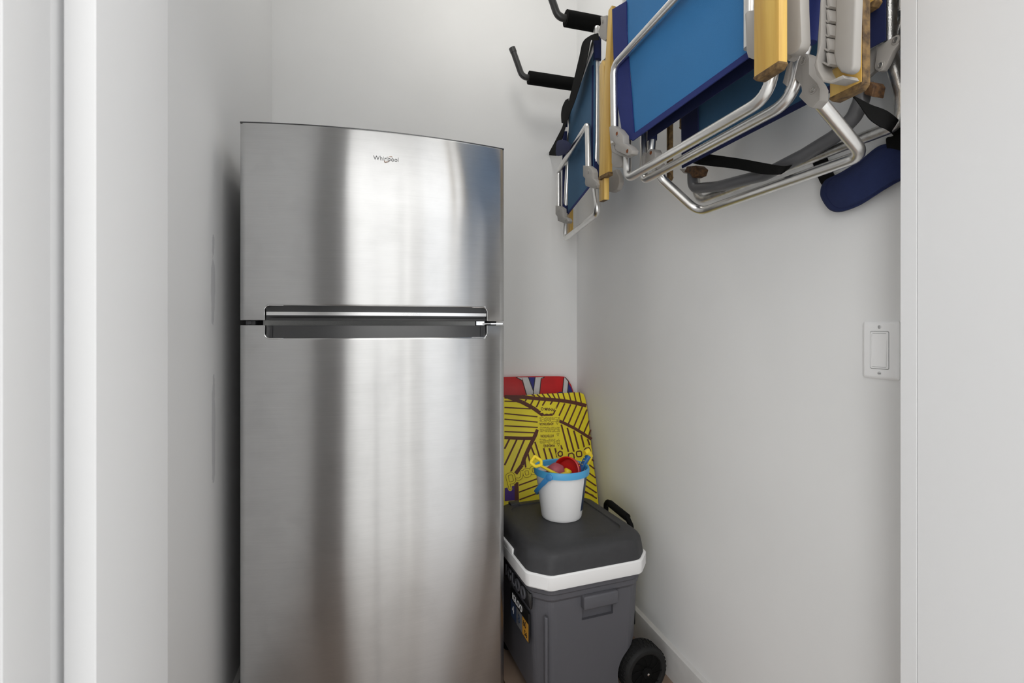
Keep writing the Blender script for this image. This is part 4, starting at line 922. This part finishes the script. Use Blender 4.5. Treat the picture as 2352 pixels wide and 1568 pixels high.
# dusty pink shell mould
c_ = T(1276, 1082, 1.655); b = BM(); bmesh.ops.create_uvsphere(b, u_segments=40, v_segments=24, radius=.031)
for v in b.verts:
    a = math.atan2(v.co.y, v.co.x); k = 1-.10*abs(math.cos(a*3))*(1-abs(v.co.z)/.03)**.5 if abs(v.co.z) < .03 else 1; v.co = Vector((v.co.x*1.15*k, v.co.y*k, v.co.z*.9))
b.transform(Matrix.Translation(c_) @ Matrix.Rotation(1.1, 4, 'X')); tag(finish(b, 'sand_mould', M['pink'], smooth=60), 'dusty pink ribbed shell sand mould in the bucket beside the shovel', 'sand mould')
c_ = T(1254, 1092, 1.665); b = BM(); bmesh.ops.create_uvsphere(b, u_segments=32, v_segments=20, radius=.022)
for v in b.verts: v.co = Vector((v.co.x*1.3, v.co.y, v.co.z*.7))
b.transform(Matrix.Translation(c_)); tag(finish(b, 'sand_mould', M['pink'], smooth=60), 'dusty pink sand mould lying low at the left inside the bucket', 'sand mould')
# yellow moulds
c_ = T(1298, 1095, 1.625); b = BM(); bmesh.ops.create_uvsphere(b, u_segments=32, v_segments=20, radius=.026)
for v in b.verts: v.co = Vector((v.co.x*1.15, v.co.y, v.co.z*.62))
b.transform(Matrix.Translation(c_)); tag(finish(b, 'sand_mould', M['yellow'], smooth=60), 'yellow domed sand mould at the front of the bucket', 'sand mould')
c_ = T(1301, 1088, 1.665); b = BM(); lathe(b, [(.015, -.02), (.017, .0), (.014, .016), (.009, .019)], (0, 0, 0), 28); b.transform(Matrix.Translation(c_) @ Matrix.Rotation(.5, 4, 'Y')); tag(finish(b, 'toy_cup', M['yellow']), 'small yellow toy cup between the pink mould and red sieve', 'toy cup')
# blue and yellow rake handle on the right
rkx = empty('toy_rake', T(1333, 1090, 1.70), 'blue and yellow dotted toy rake handle poking out at the right of the bucket', 'toy rake')
b = BM(); tube(b, [T(1326, 1100, 1.69), T(1334, 1078, 1.685), T(1344, 1058, 1.68), T(1352, 1046, 1.68)], [.010, .013, .013, .013], bend=0, n=16, flat=.75); finish(b, 'handle', M['rakeblue'], rkx)
b = BM(); tube(b, [T(1341, 1082, 1.70), T(1349, 1062, 1.692), T(1354, 1046, 1.685), T(1349, 1036, 1.68), T(1343, 1040, 1.675)], [.007, .010, .0135, .012, .009], bend=0, n=16); finish(b, 'handle_tip', M['yellow'], rkx)
b = BM()
for (x, y) in ((1337, 1052), (1342, 1051), (1336, 1058), (1341, 1057), (1333, 1063), (1337, 1066), (1331, 1069), (1329, 1063), (1346, 1058), (1331, 1074)):
    q = BM(); bmesh.ops.create_uvsphere(q, u_segments=10, v_segments=6, radius=.0018); q.transform(Matrix.Translation(T(x, y, 1.674))); join(b, q)
finish(b, 'dots', M['yellow'], rkx)
c_ = T(1341, 1084, 1.715); b = BM(); lathe(b, [(.004, -.03), (.010, -.02), (.011, .012), (.006, .018)], (0, 0, 0), 20); b.transform(Matrix.Translation(c_) @ Matrix.Rotation(.35, 4, 'Y')); tag(finish(b, 'toy_cup', M['purple']), 'purple toy cup tucked beside the rake at the bucket rim', 'toy cup')

# ---------------------------------------------------------------- tripod the picture is taken from (seen as the dark line mirrored in the fridge)
tp = empty('tripod', (0, -.12, 0), 'black three-legged tripod standing in the doorway opposite the fridge', 'tripod')
for a_ in (90, 210, 330):
    a_ = math.radians(a_); b = BM(); tube(b, [Vector((.03*math.cos(a_), -.12+.03*math.sin(a_), 1.02)), Vector((.17*math.cos(a_), -.12+.17*math.sin(a_), .55)), Vector((.34*math.cos(a_), -.12+.34*math.sin(a_), .012))], [.014, .012, .009], bend=0, n=14); finish(b, 'leg', M['black'], tp)
b = BM(); tube(b, [Vector((0, -.12, .75)), Vector((0, -.12, 1.10))], .014, bend=0, n=14); finish(b, 'centre_column', M['black'], tp)
b = BM(); box(b, (-.035, -.155, 1.09), (.035, -.085, 1.115)); finish(b, 'head_plate', M['black'], tp, bevel=.004)

# ---------------------------------------------------------------- light
def area(name, loc, rot, sx, sy, power, col=(1, 1, 1)):
    l = bpy.data.lights.new(name, 'AREA'); l.shape = 'RECTANGLE'; l.size = sx; l.size_y = sy; l.energy = power; l.color = col
    o = bpy.data.objects.new(name, l); o.location = loc; o.rotation_euler = rot; COL.objects.link(o); return o
for i, (a, b_) in enumerate(WIN):
    area('daylight_or_fill_%d' % i, ((a+b_)/2, ROOM_Y-.03, (WZ0+WZ1)/2), (math.radians(90), 0, 0), b_-a-.1, WZ1-WZ0-.1, (74, 9.4, 1.3, 11.2)[i], ((1, 1, 1), (1, .985, .95), (1, .99, .96), (.95, .97, 1))[i])  # first lamp is an added fill reaching the deep right wall
area('daylight_or_fill_4', (ROOM_X1+.03, (W5[0]+W5[1])/2, (W5[2]+W5[3])/2), (0, math.radians(90), 0), W5[3]-W5[2]-.1, W5[1]-W5[0]-.1, 9, (1, .99, .97))  # lamp of the added window, brightening the left wall and jamb
area('room_fill_light', (.9, -1.2, ZC-.02), (0, 0, 0), 3.2, 2.4, 60, (1, .99, .97))  # unseen overhead panel, added as broad soft fill
l = bpy.data.lights.new('closet_globe', 'POINT'); l.energy = 6.3; l.shadow_soft_size = .13; l.color = (1, .975, .93)
o = bpy.data.objects.new('closet_globe', l); o.location = (.42, 1.62, 2.86); COL.objects.link(o)
wd = bpy.data.worlds.new('World'); SC.world = wd; wd.use_nodes = True
wd.node_tree.nodes['Background'].inputs[0].default_value = (.8, .85, .9, 1); wd.node_tree.nodes['Background'].inputs[1].default_value = .4

# ---------------------------------------------------------------- camera
cam = bpy.data.cameras.new('camera'); co_ = bpy.data.objects.new('camera', cam); COL.objects.link(co_)
cam.sensor_width = 36; cam.lens = F/2352*36; cam.shift_y = (HY-784)/2352; cam.clip_start = .02
co_.location = EYE; co_.rotation_euler = (math.radians(90), 0, -TH); SC.camera = co_
SC.view_settings.view_transform = 'Standard'; SC.view_settings.look = 'None'; SC.view_settings.gamma = 1; SC.view_settings.exposure = .16
SC.view_settings.use_curve_mapping = False
SC.cycles.max_bounces = 10; SC.cycles.diffuse_bounces = 6
